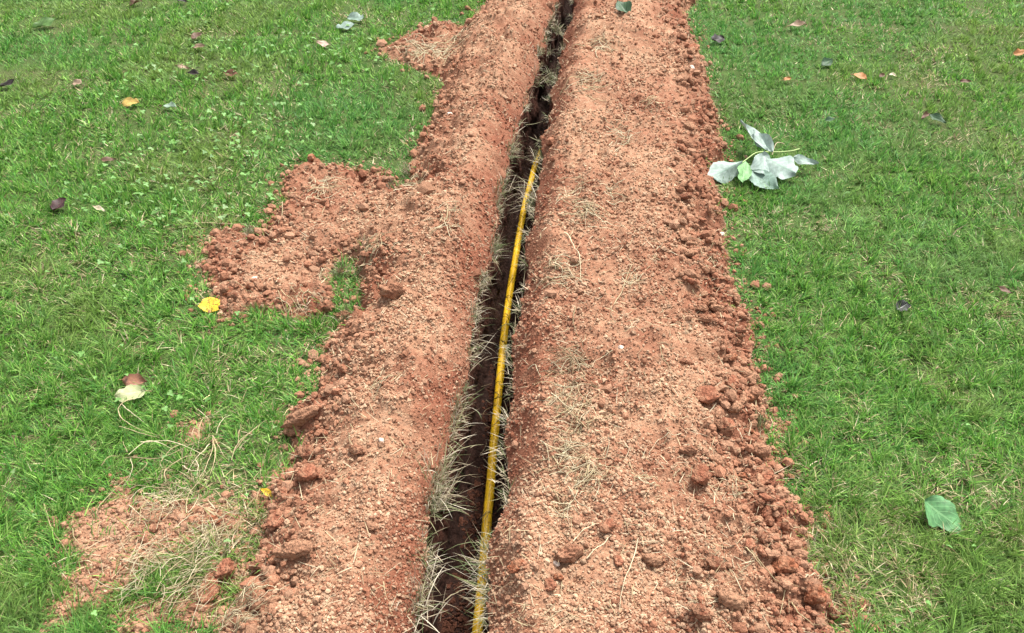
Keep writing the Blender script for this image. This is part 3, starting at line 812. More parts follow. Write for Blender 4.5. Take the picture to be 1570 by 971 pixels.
tw_c = at(1165, 247)[:2]; m = np.hypot(xb - tw_c[0], yb - tw_c[1]) < 0.2; L[m] *= 0.7
w = rng.uniform(0.0016, 0.0030, n) * (dist / 1.9) ** 0.95
az = 6.283 * hash2(tx_, ty_, 8) + rng.normal(0, 1.4, n)
lean = np.clip(np.abs(rng.normal(0.55, 0.42, n)) + 0.5 * hash2(tx_, ty_, 9), 0, 1.45)
curve = rng.uniform(0.1, 1.15, n)
G = np.array([[0.076, 0.195, 0.022], [0.120, 0.265, 0.038], [0.060, 0.175, 0.032], [0.180, 0.285, 0.070], [0.045, 0.120, 0.016]])
pick = rng.integers(0, 5, n)
bc = G[pick]
yel = sstep(0.50, 0.68, patch)[:, None]; blu = sstep(0.52, 0.36, patch2)[:, None]
bc = bc * (1 - 0.45 * yel) + np.array([0.16, 0.20, 0.055])[None] * 0.45 * yel
bc = bc * (1 - 0.35 * blu) + np.array([0.06, 0.18, 0.05])[None] * 0.35 * blu
dry_p = 0.07 + 0.30 * sstep(0.5, 0.72, fbm(xb, yb, 3.7, 139, 3)) + 0.18 * thin
dc = at(300, 780)[:2]
dry_p = dry_p + 0.5 * sstep(0.26, 0.08, np.hypot(xb - dc[0], yb - dc[1])) + 0.22 * sstep(0.06, 0.0, -d)
dry = rng.uniform(0, 1, n) < dry_p
STRAWS = np.array([[0.36, 0.29, 0.165], [0.28, 0.22, 0.12], [0.43, 0.37, 0.24], [0.19, 0.14, 0.075]])
bc[dry] = STRAWS[rng.integers(0, 4, dry.sum())]
lean[dry] = np.clip(lean[dry] + 0.5, 0, 1.5)
bc = bc * 1.2 * np.exp(rng.normal(0, 0.27, (n, 1)))
base = np.stack([xb, yb, zb], -1)
near = dist < 1.80
va, fa, ca = blades(base[near], L[near], w[near], az[near], lean[near], curve[near], bc[near], 3)
fr = ~near & (dist < 3.0)
vb, fb, cb = blades(base[fr], L[fr], w[fr], az[fr], lean[fr], curve[fr], bc[fr], 2)
fr = dist >= 3.0
vc, fc, cc_ = blades(base[fr], L[fr] * 0.95, w[fr] * 1.15, az[fr], lean[fr] + curve[fr] * 0.3, curve[fr] * 0, bc[fr], 1)
tag(mesh_object('grass', np.concatenate([va, vb, vc]), np.concatenate([fa, fb + len(va), fc + len(va) + len(vb)]), M_grass, colors=np.concatenate([ca, cb, cc_])), 'green lawn grass either side of the dug trench', 'grass', kind='stuff')

# the small island of grass enclosed by the left lobe
# ------------------------------------------------------------------ clover
nc = 8500
uu = rng.uniform(0, 1570, nc); vv = rng.uniform(-60, 990, nc)
P = at(uu, vv)
dens = sstep(0.52, 0.66, fbm(P[:, 0], P[:, 1], 2.6, 151, 3)) * 0.8
hot = np.exp(-(((uu - 400) / 190) ** 2 + ((vv - 110) / 110) ** 2)) + 0.9 * np.exp(-(((uu - 440) / 60) ** 2 + ((vv - 215) / 50) ** 2)) + 0.6 * np.exp(-(((uu - 260) / 140) ** 2 + ((vv - 330) / 130) ** 2))
pr = np.clip(np.where(uu < 785, 0.10 + 1.5 * hot, 0.012) * (0.25 + dens), 0, 1)
d, dp = soil_d(P[:, 0], P[:, 1])
k = (rng.uniform(0, 1, nc) < pr) & (d < -0.02) & (dp < -0.01)
P = P[k]; n = len(P)
R6 = np.array([(0, 0)] + [(0.5 + 0.55 * math.cos(t), 0.48 * math.sin(t)) for t in np.linspace(-2.3, 2.3, 7)])
T6 = np.array([(0, i, i + 1) for i in range(1, 7)] )
vs, fs, cs = [], [], []
gz = ground_z(P[:, 0], P[:, 1])
cnt = 0
for i in range(n):
    s_ = random.uniform(0.004, 0.009) * (0.7 + 0.2 * P[i, 1]); h = random.uniform(0.024, 0.042); a0 = random.uniform(0, 6.28)
    cl = np.array([0.12, 0.25, 0.06]) * random.uniform(0.75, 1.35) if random.random() > .15 else np.array([0.17, 0.27, 0.10])
    tl = (random.uniform(-.5, .5), random.uniform(-.5, .5))
    for q in range(3):
        a_ = a0 + q * 2.094; c_, s2 = math.cos(a_), math.sin(a_)
        xx = (R6[:, 0] * c_ - R6[:, 1] * s2) * s_; yy_ = (R6[:, 0] * s2 + R6[:, 1] * c_) * s_
        zz = h + xx * tl[0] + yy_ * tl[1] + np.abs(R6[:, 1]) * s_ * 0.35
        vs.append(np.stack([P[i, 0] + xx, P[i, 1] + yy_, gz[i] + zz], -1)); fs.append(T6 + cnt); cs.append(np.tile(cl, (8, 1))); cnt += 8
tag(mesh_object('clover', np.concatenate(vs), np.concatenate(fs), M_clover, colors=np.concatenate(cs)), 'low clover leaves scattered through the left lawn', 'clover', kind='stuff')

# ------------------------------------------------------------------ tufts at the trench lips
TUFT_C = np.array([[0.34, 0.28, 0.19], [0.25, 0.21, 0.125], [0.42, 0.37, 0.28], [0.13, 0.155, 0.06], [0.20, 0.19, 0.095], [0.09, 0.12, 0.045]])
def tuft(x, y, z, size, az0, nb, label, group, lean0=0.75, green=0.4, spread=0.8, name='grass_tuft', cat='grass tuft'):
    nb = int(nb * 1.5)
    b = np.zeros((nb, 3))
    b[:, 0] = rng.normal(0, 0.012, nb) * size / 0.06; b[:, 1] = rng.normal(0, 0.022, nb) * size / 0.06; b[:, 2] = rng.uniform(-0.02, 0.008, nb)
    L_ = rng.uniform(0.25, 1.3, nb) * size
    az_ = az0 + rng.normal(0, spread, nb)
    le = np.clip(rng.normal(lean0, 0.45, nb), 0.05, 2.1); cu = rng.normal(0.35, 0.7, nb)
    pk = np.where(rng.uniform(0, 1, nb) < green, rng.integers(3, 6, nb), rng.integers(0, 3, nb))
    c_ = TUFT_C[pk] * rng.uniform(0.75, 1.2, (nb, 1))
    wd = rng.uniform(0.0009, 0.0021, nb) * (math.hypot(y, CAM_H) / 1.8) ** 0.4
    v_, f_, cc_ = blades(b, L_, wd, az_, le, cu, c_, 4)
    o = mesh_object(name, v_, f_, M_straw, colors=cc_)
    o.location = (x, y, z)
    return tag(o, label, cat, group)
def lip_label(v):
    if v > 800: return 'dry grass tuft on the left lip of the trench in its wide bottom stretch'
    if v > 640: return 'dry grass tuft on the left lip around the thick drooping straw tuft'
    if v > 480: return 'olive grass tuft on the left lip level with the green grass island'
    if v > 330: return 'olive grass tuft on the left lip level with the spread soil lobe'
    if v > 190: return 'olive grass tuft on the left lip beside the far end of the pipe'
    return 'dull grass tuft on the left lip beyond the far end of the pipe'
def rip_label(v):
    if v > 720: return 'thin dry grass tuft on the right lip in the bottom stretch of the trench'
    if v > 520: return 'thin dry grass tuft on the right lip beside the dense straw wisps'
    if v > 330: return 'thin dry grass tuft on the right lip along the middle of the pipe'
    if v > 200: return 'thin dry grass tuft on the right lip by the far end of the pipe'
    return 'thin dry grass tuft on the right lip beyond the far end of the pipe'
GTL, GTR = 'grass tufts along the left lip of the trench', 'grass tufts along the right lip of the trench'
SPECIAL_L = {930: ('large pale grass tuft reaching over the dark trench, nearest the bottom on the left lip', .085, 70), 870: ('stiff whitish grass tuft on the left lip above the nearest tuft', .055, 36), 765: ('thick drooping straw tuft on the left lip spreading almost to the pipe', .085, 100), 735: ('upright pale tuft growing over the thick drooping straw tuft', .065, 60)}
vlist = [930, 908, 870, 846, 765, 748, 735, 690, 662, 650, 616, 598, 560, 548, 516, 484, 476, 448, 430, 390, 378, 352, 330, 305, 292, 262, 236, 228, 192, 166, 150, 122, 104, 84, 66, 50, 28, 10, -15]
for v_ in vlist:
    P = at(np.interp(v_, LIP_L[::-1, 1], LIP_L[::-1, 0]), v_); y_ = P[1]; x_ = float(lip_x(np.array([y_]), -1)[0]) - 0.004
    lab, sz, nb = SPECIAL_L.get(v_, (lip_label(v_), random.choice((.035, .05, .062, .078)), random.choice((16, 28, 40, 60))))
    tuft(x_, y_, 0.002, sz, random.uniform(-0.7, 0.5), nb, lab, GTL, lean0=random.uniform(.6, 1.05), green=random.uniform(.1, .5), spread=random.uniform(.8, 1.7))
SPECIAL_R = {868: ('straggly grass tuft on the right lip covering a stretch of the yellow pipe', .085, 70), 905: ('dark greenish tuft on the right lip just below where grass covers the pipe', .06, 60), 300: ('whitish wispy tuft arching left across the pipe far up the trench', .11, 50)}
for v_ in [945, 905, 868, 825, 760, 725, 690, 640, 590, 560, 530, 505, 470, 440, 400, 360, 325, 300, 270, 245, 215, 180, 150, 125, 100, 75, 50, 25, 0]:
    P = at(np.interp(v_, LIP_R[::-1, 1], LIP_R[::-1, 0]), v_); y_ = P[1]; x_ = float(lip_x(np.array([y_]), 1)[0]) + 0.003
    lab, sz, nb = SPECIAL_R.get(v_, (rip_label(v_), random.uniform(.035, .055), random.randint(18, 40)))
    tuft(x_, y_, -0.006, sz, math.pi + random.uniform(-0.5, 0.5), nb, lab, GTR, lean0=0.95, green=0.35)
rs = np.random.default_rng(5)
for v_ in np.sort(rs.uniform(20, 960, 46)):
    P = at(np.interp(v_, LIP_L[::-1, 1], LIP_L[::-1, 0]), v_); y_ = P[1]; x_ = float(lip_x(np.array([y_]), -1)[0]) - rs.uniform(0.0, 0.02)
    tuft(x_, y_, 0.006, rs.uniform(.025, .05), rs.uniform(-0.8, 0.8), int(rs.integers(16, 40)), lip_label(v_), GTL, lean0=rs.uniform(.4, .9), green=rs.uniform(.4, .8), spread=1.2)
for (u, v, sz, nb, lab) in [(848, 118, .07, 90, 'big olive tuft bridging the trench beyond the far end of the pipe'), (836, 78, .06, 60, 'shaggy tuft choking the trench above the bridging tuft'), (853, 40, .06, 60, 'olive tuft across the trench just short of its farthest dark gap'), (812, 310, .055, 40, 'pale wispy tuft lying against the pipe in the far third of the trench'), (830, 236, .085, 60, 'greyish tuft drooping over the far end of the pipe')]:
    P = at(u, v, -0.03); tuft(P[0], P[1], -0.05, sz, random.uniform(0, 6.28), nb, lab, GTL, lean0=.6, green=.55, spread=2.5)
# tufts elsewhere
for (u, v, sz, nb, gr, lab) in [(522, 425, .05, 170, .95, 'fresh green grass tuft surviving inside the left soil lobe, upper one'), (528, 488, .045, 110, .9, 'green grass tuft between the two orange clods of the left lobe'), (560, 392, .035, 60, .5, 'dull grass tuft pushing through soil above the green island'), (1160, 668, .035, 70, .9, 'small green tuft in the gap of the right clod edge'),
                                (625, 268, .05, 90, .6, 'grass tuft wedged in the far left bank edge'), (600, 290, .045, 60, .4, 'yellowed grass tuft beside the far wedge of grass'), (385, 358, .04, 60, .3, 'withered tuft at the notch in the upper edge of the soil lobe')]:
    P = at(u, v); z_ = float(ground_z(P[:1], P[1:2])[0])
    o = tuft(P[0], P[1], z_, sz, random.uniform(0, 6), nb, lab, 'grass tufts poking through the soil', lean0=0.3, green=gr, spread=2.5)

# ------------------------------------------------------------------ dry grass lying on the soil
def drape(P2, lift, arch):
    z_ = ground_z(P2[:, 0], P2[:, 1])
    t = np.linspace(0, 1, len(P2))
    return np.stack([P2[:, 0], P2[:, 1], z_ + lift + arch * np.sin(t * math.pi)], -1)
def strand_px(pl, r_, lift=0.004, arch=0.006, zz=0.05, n=14):
    P = resample(np.array([on_ground(u, v)[:2] for u, v in pl]), n)
    P = P + np.cumsum(rng.normal(0, 0.0005, P.shape), 0)
    t = np.linspace(0, 1, n)
    return tube(drape(P, lift, arch), r_, 4, taper=(1.1 - 0.75 * t) * rng.uniform(0.6, 1.3, n))
def strand_colors(n, k=None):
    c = STRAWS[rng.integers(0, 3)] * rng.uniform(0.95, 1.35)
    return np.tile(c, (n, 1))

def straw(pl, label, group, r_=0.0013, lift=0.006, arch=0.01, zz=0.06):
    v_, f_ = strand_px(pl, r_, lift, arch, zz)
    o = mesh_object('straw', v_, f_, M_straw, colors=strand_colors(len(v_)))
    return tag(o, label, 'straw', group)
def zc(ox, oy, s_, pts): return [(ox + a_ / s_, oy + b_ / s_) for a_, b_ in pts]
Z5 = lambda pts: zc(160, 560, 4.854, pts); Z4 = lambda pts: zc(240, 720, 3.867, pts); Z3 = lambda pts: zc(50, 720, 3.87, pts)
Z8 = lambda pts: zc(1100, 800, 5.677, pts); ZA = lambda pts: zc(780, 646, 2.9875, pts); ZB = lambda pts: zc(780, 320, 2.9875, pts); ZE = lambda pts: zc(300, 230, 3.594, pts)
GS = 'long dead grass stems lying about'
STR = [
    (Z4([(130, 740), (180, 650), (230, 570), (300, 520), (370, 460), (430, 410), (490, 335)]), 'long straight pale stem slanting above the pointed brown clod'),
    (Z4([(180, 270), (190, 190), (240, 120), (290, 70), (320, 20)]), 'pale stem rising from the right end of the loose soil patch'),
    (Z4([(200, 380), (180, 320)]), 'short pale stub in the middle of the loose soil patch'),
    (Z3([(70, 205), (95, 290), (120, 370), (155, 430), (215, 500), (245, 570)]), 'stiff pale stem along the left side of the loose soil patch'),
    (Z3([(240, 360), (255, 420), (295, 465)]), 'short bent stem on the left part of the loose soil patch'),
    (Z3([(380, 275), (450, 190), (540, 110), (600, 20)]), 'long pale stem leaving the top of the loose soil patch'),
    (Z3([(570, 225), (620, 270), (690, 320)]), 'flat straw across the upper right of the loose soil patch'),
    (Z3([(490, 850), (570, 870), (660, 840), (740, 790)]), 'curved pale stem below the loose soil patch at the bottom'),
    (Z3([(150, 650), (190, 635), (230, 690)]), 'small forked straw at the left edge of the loose soil patch'),
    (Z8([(750, 515), (850, 520), (960, 515), (1040, 490)]), 'pale straw sticking out from the right edge over the grass'),
    (Z8([(640, 715), (650, 780), (690, 840), (760, 890), (840, 940), (930, 950)]), 'curved pale root at the bottom of the right edge'),
    (Z8([(260, 240), (330, 330), (400, 440), (450, 510), (520, 570), (620, 585), (710, 605)]), 'long crooked stem running down the coarse right edge'),
    (Z8([(585, 610), (575, 700), (550, 790), (540, 850)]), 'short straw branching from the long crooked stem'),
    (ZA([(590, 545), (575, 630), (545, 700), (510, 790), (500, 890)]), 'long thin straw left of the heart shaped clod'),
    (ZA([(790, 65), (730, 75), (680, 100), (640, 170)]), 'hooked straw on the upper flat of the near right bank'),
    (ZA([(130, 250), (220, 230), (290, 170), (400, 110)]), 'straw crossing the wisps of dry grass on the right bank'),
    (ZA([(295, 560), (350, 520), (430, 480)]), 'straw above the large round clod on the right bank'),
    (ZA([(355, 640), (430, 590), (470, 530)]), 'pale straw right of the large round clod'),
    (ZA([(1080, 590), (1130, 660), (1180, 715)]), 'pale straw on the slope left of the large deep red clod'),
    (ZA([(270, 310), (310, 390), (370, 430), (440, 440)]), 'bowed straw under the arched dry grass wisp'),
    (ZA([(570, 760), (560, 820), (580, 860)]), 'short whitish straw between the clods near the bottom'),
    (ZA([(1040, 280), (1090, 320), (1110, 350)]), 'straw lying among clods under the crumbly brown clod'),
    (ZB([(255, 120), (300, 190), (325, 250), (330, 340)]), 'thin upright straw on the trench side of the middle right bank'),
    (ZB([(305, 460), (298, 540), (325, 600)]), 'thin straw midway along the trench side of the right bank'),
    (ZB([(480, 450), (520, 400), (540, 320), (580, 270), (620, 300)]), 'angled brown straw in the middle of the right bank'),
    (ZB([(840, 380), (870, 430), (905, 400)]), 'small hooked straw at the inner side of the coarse right edge'),
    (ZB([(695, 640), (700, 700), (750, 780)]), 'thin pale straw right of centre on the middle right bank'),
    (ZB([(90, 740), (120, 715), (150, 790)]), 'bent dark straw near the right lip of the trench'),
    (ZB([(660, 395), (700, 420), (730, 440)]), 'short grey straw right of the angled brown straw'),
    (ZB([(910, 830), (930, 880), (960, 900)]), 'short crooked straw in the coarse right edge'),
    (ZE([(0, 415), (80, 420), (160, 430), (280, 415)]), 'long wavy straw lying across the grass onto the soil lobe'),
    (ZE([(455, 785), (480, 870), (505, 930)]), 'pale straw at the lower right of the soil lobe'),
    (ZE([(470, 780), (540, 850), (590, 920)]), 'slanting straw at the lower end of the soil lobe'),
    (ZE([(180, 740), (260, 770), (320, 800)]), 'thin straw on the left part of the soil lobe'),
    (ZE([(500, 300), (485, 350), (465, 420)]), 'whitish straw at the notch above the soil lobe'),
    ([(1286, 505), (1297, 490), (1312, 474)], 'pale flat straw lying in the right lawn left of the black leaf'),
    ([(1376, 832), (1405, 843), (1440, 852)], 'thin pale straw below the large fresh green leaf'),
    ([(1445, 222), (1455, 216), (1463, 211)], 'short tan straw in the far right lawn'),
    ([(0, 660), (4, 648), (10, 642)], 'pale straw at the left margin of the lawn'),
    ([(588, 895), (595, 925), (606, 940)], 'small white root fork on the near slope of the left bank'),
]
for pl, lab in STR: straw(pl, lab, GS, r_=0.0012 + 0.0003 * random.random() + (0.0006 if pl[0][1] < 400 else 0))

# the tangle of dead stems above the loose patch: one thing, its stems parts
tg = bpy.data.objects.new('dead_grass_tangle', None); col.objects.link(tg)
c0 = at(290, 700); tg.location = (c0[0], c0[1], 0)
tag(tg, 'matted tangle of long pale dead stems between grass and loose soil patch', 'dead grass')
TGL = [[(165, 745), (220, 735), (280, 755), (350, 775), (430, 780), (500, 765), (560, 730), (630, 680), (700, 650), (760, 625), (820, 575)],
       [(820, 575), (830, 650), (825, 720), (790, 800), (760, 900), (690, 960)], [(820, 575), (870, 660), (910, 720), (940, 745)], [(290, 625), (380, 640), (500, 640), (590, 665), (680, 690), (760, 720)],
       [(200, 720), (250, 690), (330, 645), (420, 655), (520, 690)], [(130, 510), (200, 545), (280, 580), (380, 590), (430, 590)], [(125, 395), (140, 450), (190, 500), (260, 540), (330, 560), (420, 575)],
       [(235, 300), (160, 345), (125, 400), (130, 470)], [(155, 345), (190, 400), (260, 440), (320, 470)], [(720, 590), (725, 530), (770, 460), (850, 430), (920, 425)], [(850, 560), (890, 500), (920, 460), (970, 420)],
       [(960, 760), (990, 690), (1060, 610), (1140, 555), (1190, 500), (1220, 460)], [(985, 690), (1060, 620), (1130, 560), (1175, 490)], [(1010, 660), (1020, 570), (1030, 500)], [(470, 835), (560, 800), (620, 760), (700, 720)],
       [(0, 800), (60, 765), (140, 735)], [(190, 700), (180, 650), (140, 645)], [(440, 770), (520, 700), (600, 660), (690, 650)], [(215, 750), (240, 830), (220, 900), (150, 950)], [(300, 770), (360, 800), (330, 850), (200, 920)],
       [(800, 640), (760, 720), (690, 790), (640, 860)], [(830, 640), (850, 720), (840, 790), (800, 860)], [(480, 830), (470, 880), (480, 930)], [(700, 760), (730, 830), (700, 900)], [(600, 800), (640, 850), (680, 860), (740, 830)]]
for pl in TGL:
    v_, f_ = strand_px(Z5(pl), 0.0011 + 0.0006 * random.random(), 0.024, 0.012, 0.03, 18)
    v_ = v_ - np.array(tg.location)[None]
    mesh_object('stem', v_, f_, M_straw, parent=tg, colors=strand_colors(len(v_)) * 1.1)

# wisps of dry grass on the banks: bundles of fine curved strands
def wisp(u, v, lpx, nb, head, label, arc=0.9, spread=0.5, zz=0.09):
    P = on_ground(u, v); sc_ = mmpp(v) * 0.95
    vs, fs, cs = [], [], []; cnt = 0
    for i in range(nb):
        L_ = lpx * sc_ * random.uniform(.25, 1.15); a_ = math.radians(head) + random.gauss(0, spread * 1.5)
        k_ = random.gauss(arc, .5) * random.choice((1, 1, -1)); t = np.linspace(-.5, .5, 9)
        th = a_ + k_ * t
        xs = np.cumsum(np.cos(th)) * L_ / 9; ys = np.cumsum(np.sin(th)) * L_ / 9
        xs -= xs.mean(); ys -= ys.mean()
        xs += P[0] + random.gauss(0, .27) * lpx * sc_; ys += P[1] + random.gauss(0, .36) * lpx * sc_
        Q = drape(np.stack([xs, ys], -1), random.uniform(.001, .010) + (.018 if u < 400 and v > 700 else 0), random.uniform(0, .010))
        v_, f_ = tube(Q, random.uniform(.0006, .0012) * (.8 if u < 400 else 1) * (math.hypot(P[1], 1.5) / 1.8) ** .7, 3, taper=np.linspace(1.1, .4, 9))
        vs.append(v_); fs.append(f_ + cnt); cnt += len(v_)
        cs.append(np.tile(STRAWS[random.choice((0, 1, 2, 2, 3))] * random.uniform(.8, 1.35), (len(v_), 1)))
    V_ = np.concatenate(vs); o_ = np.array([P[0], P[1], V_[:, 2].min()])
    o = mesh_object('dry_grass_wisp', V_ - o_, np.concatenate(fs), M_straw, colors=np.concatenate(cs)); o.location = o_
    tag(o, label, 'dry grass', 'wisps of dry grass on the soil banks')
for q in [(880, 560, 60, 34, 150, 'uppermost of the three dense straw wisps on the near right bank'), (875, 620, 75, 46, 60, 'wide mat of fine straw on the right bank beside the trench'), (868, 690, 60, 34, -30, 'sparse straw wisp between the wide mat and the arched wisp'),
          (902, 730, 62, 40, 60, 'arched bundle of pale grass on the near right bank'), (865, 790, 45, 16, -45, 'thin straw wisp left of the rounded orange clod'), (862, 415, 50, 26, -15, 'straw wisp beside the trench a third of the way down the right bank'), (970, 425, 40, 14, 50, 'brown straw wisp in the middle of the right bank'),
          (900, 325, 60, 26, -20, 'straw wisp on the far right bank beside the bend of the pipe'), (880, 300, 45, 16, 20, 'faint straw wisp on the far right bank slope'), (955, 215, 45, 16, 10, 'thin straw wisp far up the middle of the right bank'), (925, 70, 40, 18, 10, 'grey straw wisp near the far end of the right bank'),
          (905, 130, 50, 22, 20, 'straw wisp along the far trench side of the right bank'), (1000, 160, 30, 10, 30, 'small straw wisp far up the right bank near its coarse edge'), (940, 300, 36, 10, 0, 'scant straw wisp right of the far wisp by the pipe bend'), (990, 745, 30, 9, 0, 'tiny dark straw wisp at the centre of the near right bank'),
          (640, 285, 50, 22, 40, 'straw wisp on the far left bank above the soil lobe'), (575, 380, 60, 26, 30, 'long straw wisp over the soil above the grass island'), (660, 85, 70, 40, 10, 'straw mat on the far lobe of the left bank'), (640, 75, 60, 30, -20, 'dry straw over the tip of the far left lobe'),
          (700, 60, 50, 20, 60, 'straw wisp where the far lobe joins the left bank'), (500, 290, 55, 22, 30, 'yellowed straw wisp on the upper corner of the soil lobe'), (470, 470, 60, 24, -60, 'straw wisp along the lower rim of the soil lobe'), (590, 590, 40, 12, 40, 'faint straw wisp on the flat of the near left bank'),
          (690, 330, 50, 18, 40, 'straw wisp on the trench side of the far left bank'), (1090, 400, 36, 10, 60, 'straw wisp in the coarse right edge beside the lawn'), (1130, 750, 45, 10, -40, 'pale straw wisp among clods of the near right edge'), (300, 900, 90, 40, 50, 'straw mat around the crumbling double clod'),
          (230, 880, 90, 34, 40, 'dead grass mat along the lower right of the loose soil patch'), (330, 830, 80, 30, 60, 'dead grass mat above the pointed brown clod'), (380, 940, 80, 30, 20, 'pale dead grass at the foot of the left bank by the bottom'), (250, 780, 80, 26, 10, 'dead grass mat over the upper edge of the loose soil patch')]:
    if q[0] < 400: q = (q[0], q[1], q[2] * .85, int(q[3] * 1.5), *q[4:])
    wisp(q[0], q[1], q[2], int(q[3] * 1.4), *q[4:])

# tiny bits of chopped straw everywhere on the soil, and fine roots in the trench
nb = 9500
y = pick_y(nb, 0.9, 5.6); x = rng.uniform(-1.1, 1.0, nb)
z, d, dp, dl = ground_z(x, y, True)
k = ((d > 0.0) & (dl > 0.0) | (dp > 0)) & (rng.uniform(0, 1, nb) < np.clip((fbm(x, y, 6.0, 171, 3) - .25) * 2, .1, 1))
x, y, z = x[k], y[k], z[k]; n = len(x); ds = np.hypot(y, CAM_H)
vb, fb, cb = blades(np.stack([x, y, z + .004], -1), rng.uniform(.012, .05, n), rng.uniform(.0009, .0018, n) * (ds / 1.8) ** .7, rng.uniform(0, 6.28, n), rng.uniform(1.25, 1.6, n), rng.normal(0, .35, n), STRAWS[rng.integers(0, 4, n)] * rng.uniform(.7, 1.2, (n, 1)), 3)
tag(mesh_object('straw_bits', vb, fb, M_straw, colors=cb), 'chopped bits of dry grass mixed through the soil', 'straw', kind='stuff')
vs, fs, cs = [], [], []; cnt = 0
for i in range(150):
    y0 = 0.95 + 3.2 * random.random() ** 1.4; px = float(np.interp(y0, pp[:, 1], pp[:, 0]))
    a_ = random.uniform(0, 6.28); L_ = random.uniform(.02, .07); t = np.linspace(-.5, .5, 8); cu = random.gauss(0, 1.2)
    xs = px + random.gauss(0, .02) + np.cumsum(np.cos(a_ + cu * t)) * L_ / 8; ys = y0 + np.cumsum(np.sin(a_ + cu * t)) * L_ / 8
    r2 = 0.0136 ** 2 - (xs - np.interp(ys, pp[:, 1], pp[:, 0])) ** 2
    zs = PZ + np.sqrt(np.maximum(r2, 0)) + 0.0008 + np.where(r2 < 0, .004, 0)
    v_, f_ = tube(np.stack([xs, ys, zs], -1), .0006, 3); vs.append(v_); fs.append(f_ + cnt); cnt += len(v_)
    cs.append(np.tile([.03, .022, .015] if random.random() < .7 else [.35, .28, .17], (len(v_), 1)))
tag(mesh_object('root_hairs', np.concatenate(vs), np.concatenate(fs), M_root, colors=np.concatenate(cs)), 'fine dark root hairs lying across the yellow pipe', 'roots', kind='stuff')

# ------------------------------------------------------------------ leaves
LM = {
    'green': leaf_material('leaf_green', [.07, .15, .03], [.12, .22, .06]),
    'darkgreen': leaf_material('leaf_dark_green', [.035, .085, .035], [.10, .18, .09]),
    'brown': leaf_material('leaf_brown', [.14, .075, .045], [.07, .035, .02]),
    'tan': leaf_material('leaf_tan', [.36, .25, .17], [.2, .12, .07]),
    'black': leaf_material('leaf_blackened', [.022, .015, .014], [.06, .04, .03]),
    'redbrown': leaf_material('leaf_red_brown', [.20, .085, .05], [.10, .04, .025]),
    'yelloworange': leaf_material('leaf_yellow_orange', [.52, .36, .10], [.4, .25, .05]),
    'palegreen': leaf_material('leaf_pale_green', [.25, .34, .25], [.2, .28, .18]),
    'maroon': leaf_material('leaf_maroon', [.04, .013, .013], [.1, .04, .035]),
    'cream': leaf_material('leaf_cream', [.58, .50, .36], [.4, .3, .2]),
    'yellow': leaf_material('leaf_yellow', [.66, .46, .03], [.55, .34, .02], spot=[.10, .05, .01], spot_amt=.40, c2=[.58, .37, .02]),
    'rust': leaf_material('leaf_rust', [.27, .125, .075], [.12, .05, .03], rough=.4),
    'paleyellow': leaf_material('leaf_pale_yellow', [.38, .41, .20], [.44, .44, .26]),
    'pink': leaf_material('leaf_pink', [.52, .37, .29], [.4, .26, .2]),
    'silver': leaf_material('leaf_silver', [.22, .30, .25], [.17, .26, .17]),
    'orange': leaf_material('leaf_orange', [.45, .20, .07], [.3, .11, .03]),
    'bigleaf': leaf_material('leaf_fresh', [.105, .265, .10], [.19, .37, .16], spot=[.10, .12, .04], spot_amt=.29, mottle=.28),
    'blackwhite': leaf_material('leaf_streaked', [.03, .03, .028], [.45, .46, .42]),
    'twigwhite': leaf_material('leaf_white_underside', [.29, .37, .325], [.15, .25, .18], spot=[.14, .12, .06], spot_amt=.285, mottle=.2, trans=.12),
    'twiggreen': leaf_material('leaf_light_green', [.17, .36, .13], [.27, .43, .22]),
    'twiggrey': leaf_material('leaf_grey_green', [.20, .30, .24], [.12, .2, .14]),
}
def width_profile(t, shape):
    if shape == 'oval': return np.abs(np.sin(np.pi * np.clip(t, 0, 1))) ** (0.72 + 0.75 * t) * (1.1 - 0.25 * t)
    if shape == 'round': return np.sqrt(np.maximum(0, 1 - (2 * t - 1) ** 2)) * (1 + .07 * np.sin(t * 17))
    if shape == 'lance': return np.sin(np.pi * t ** 0.7) ** 1.0
    # lobed: wide base, a notch, pointed lobes
    b = np.interp(t, [0, .03, .12, .25, .38, .50, .60, .72, .80, .90, 1.0], [.02, .38, .66, .84, 1.0, .86, .66, .74, .62, .30, .0])
    return b
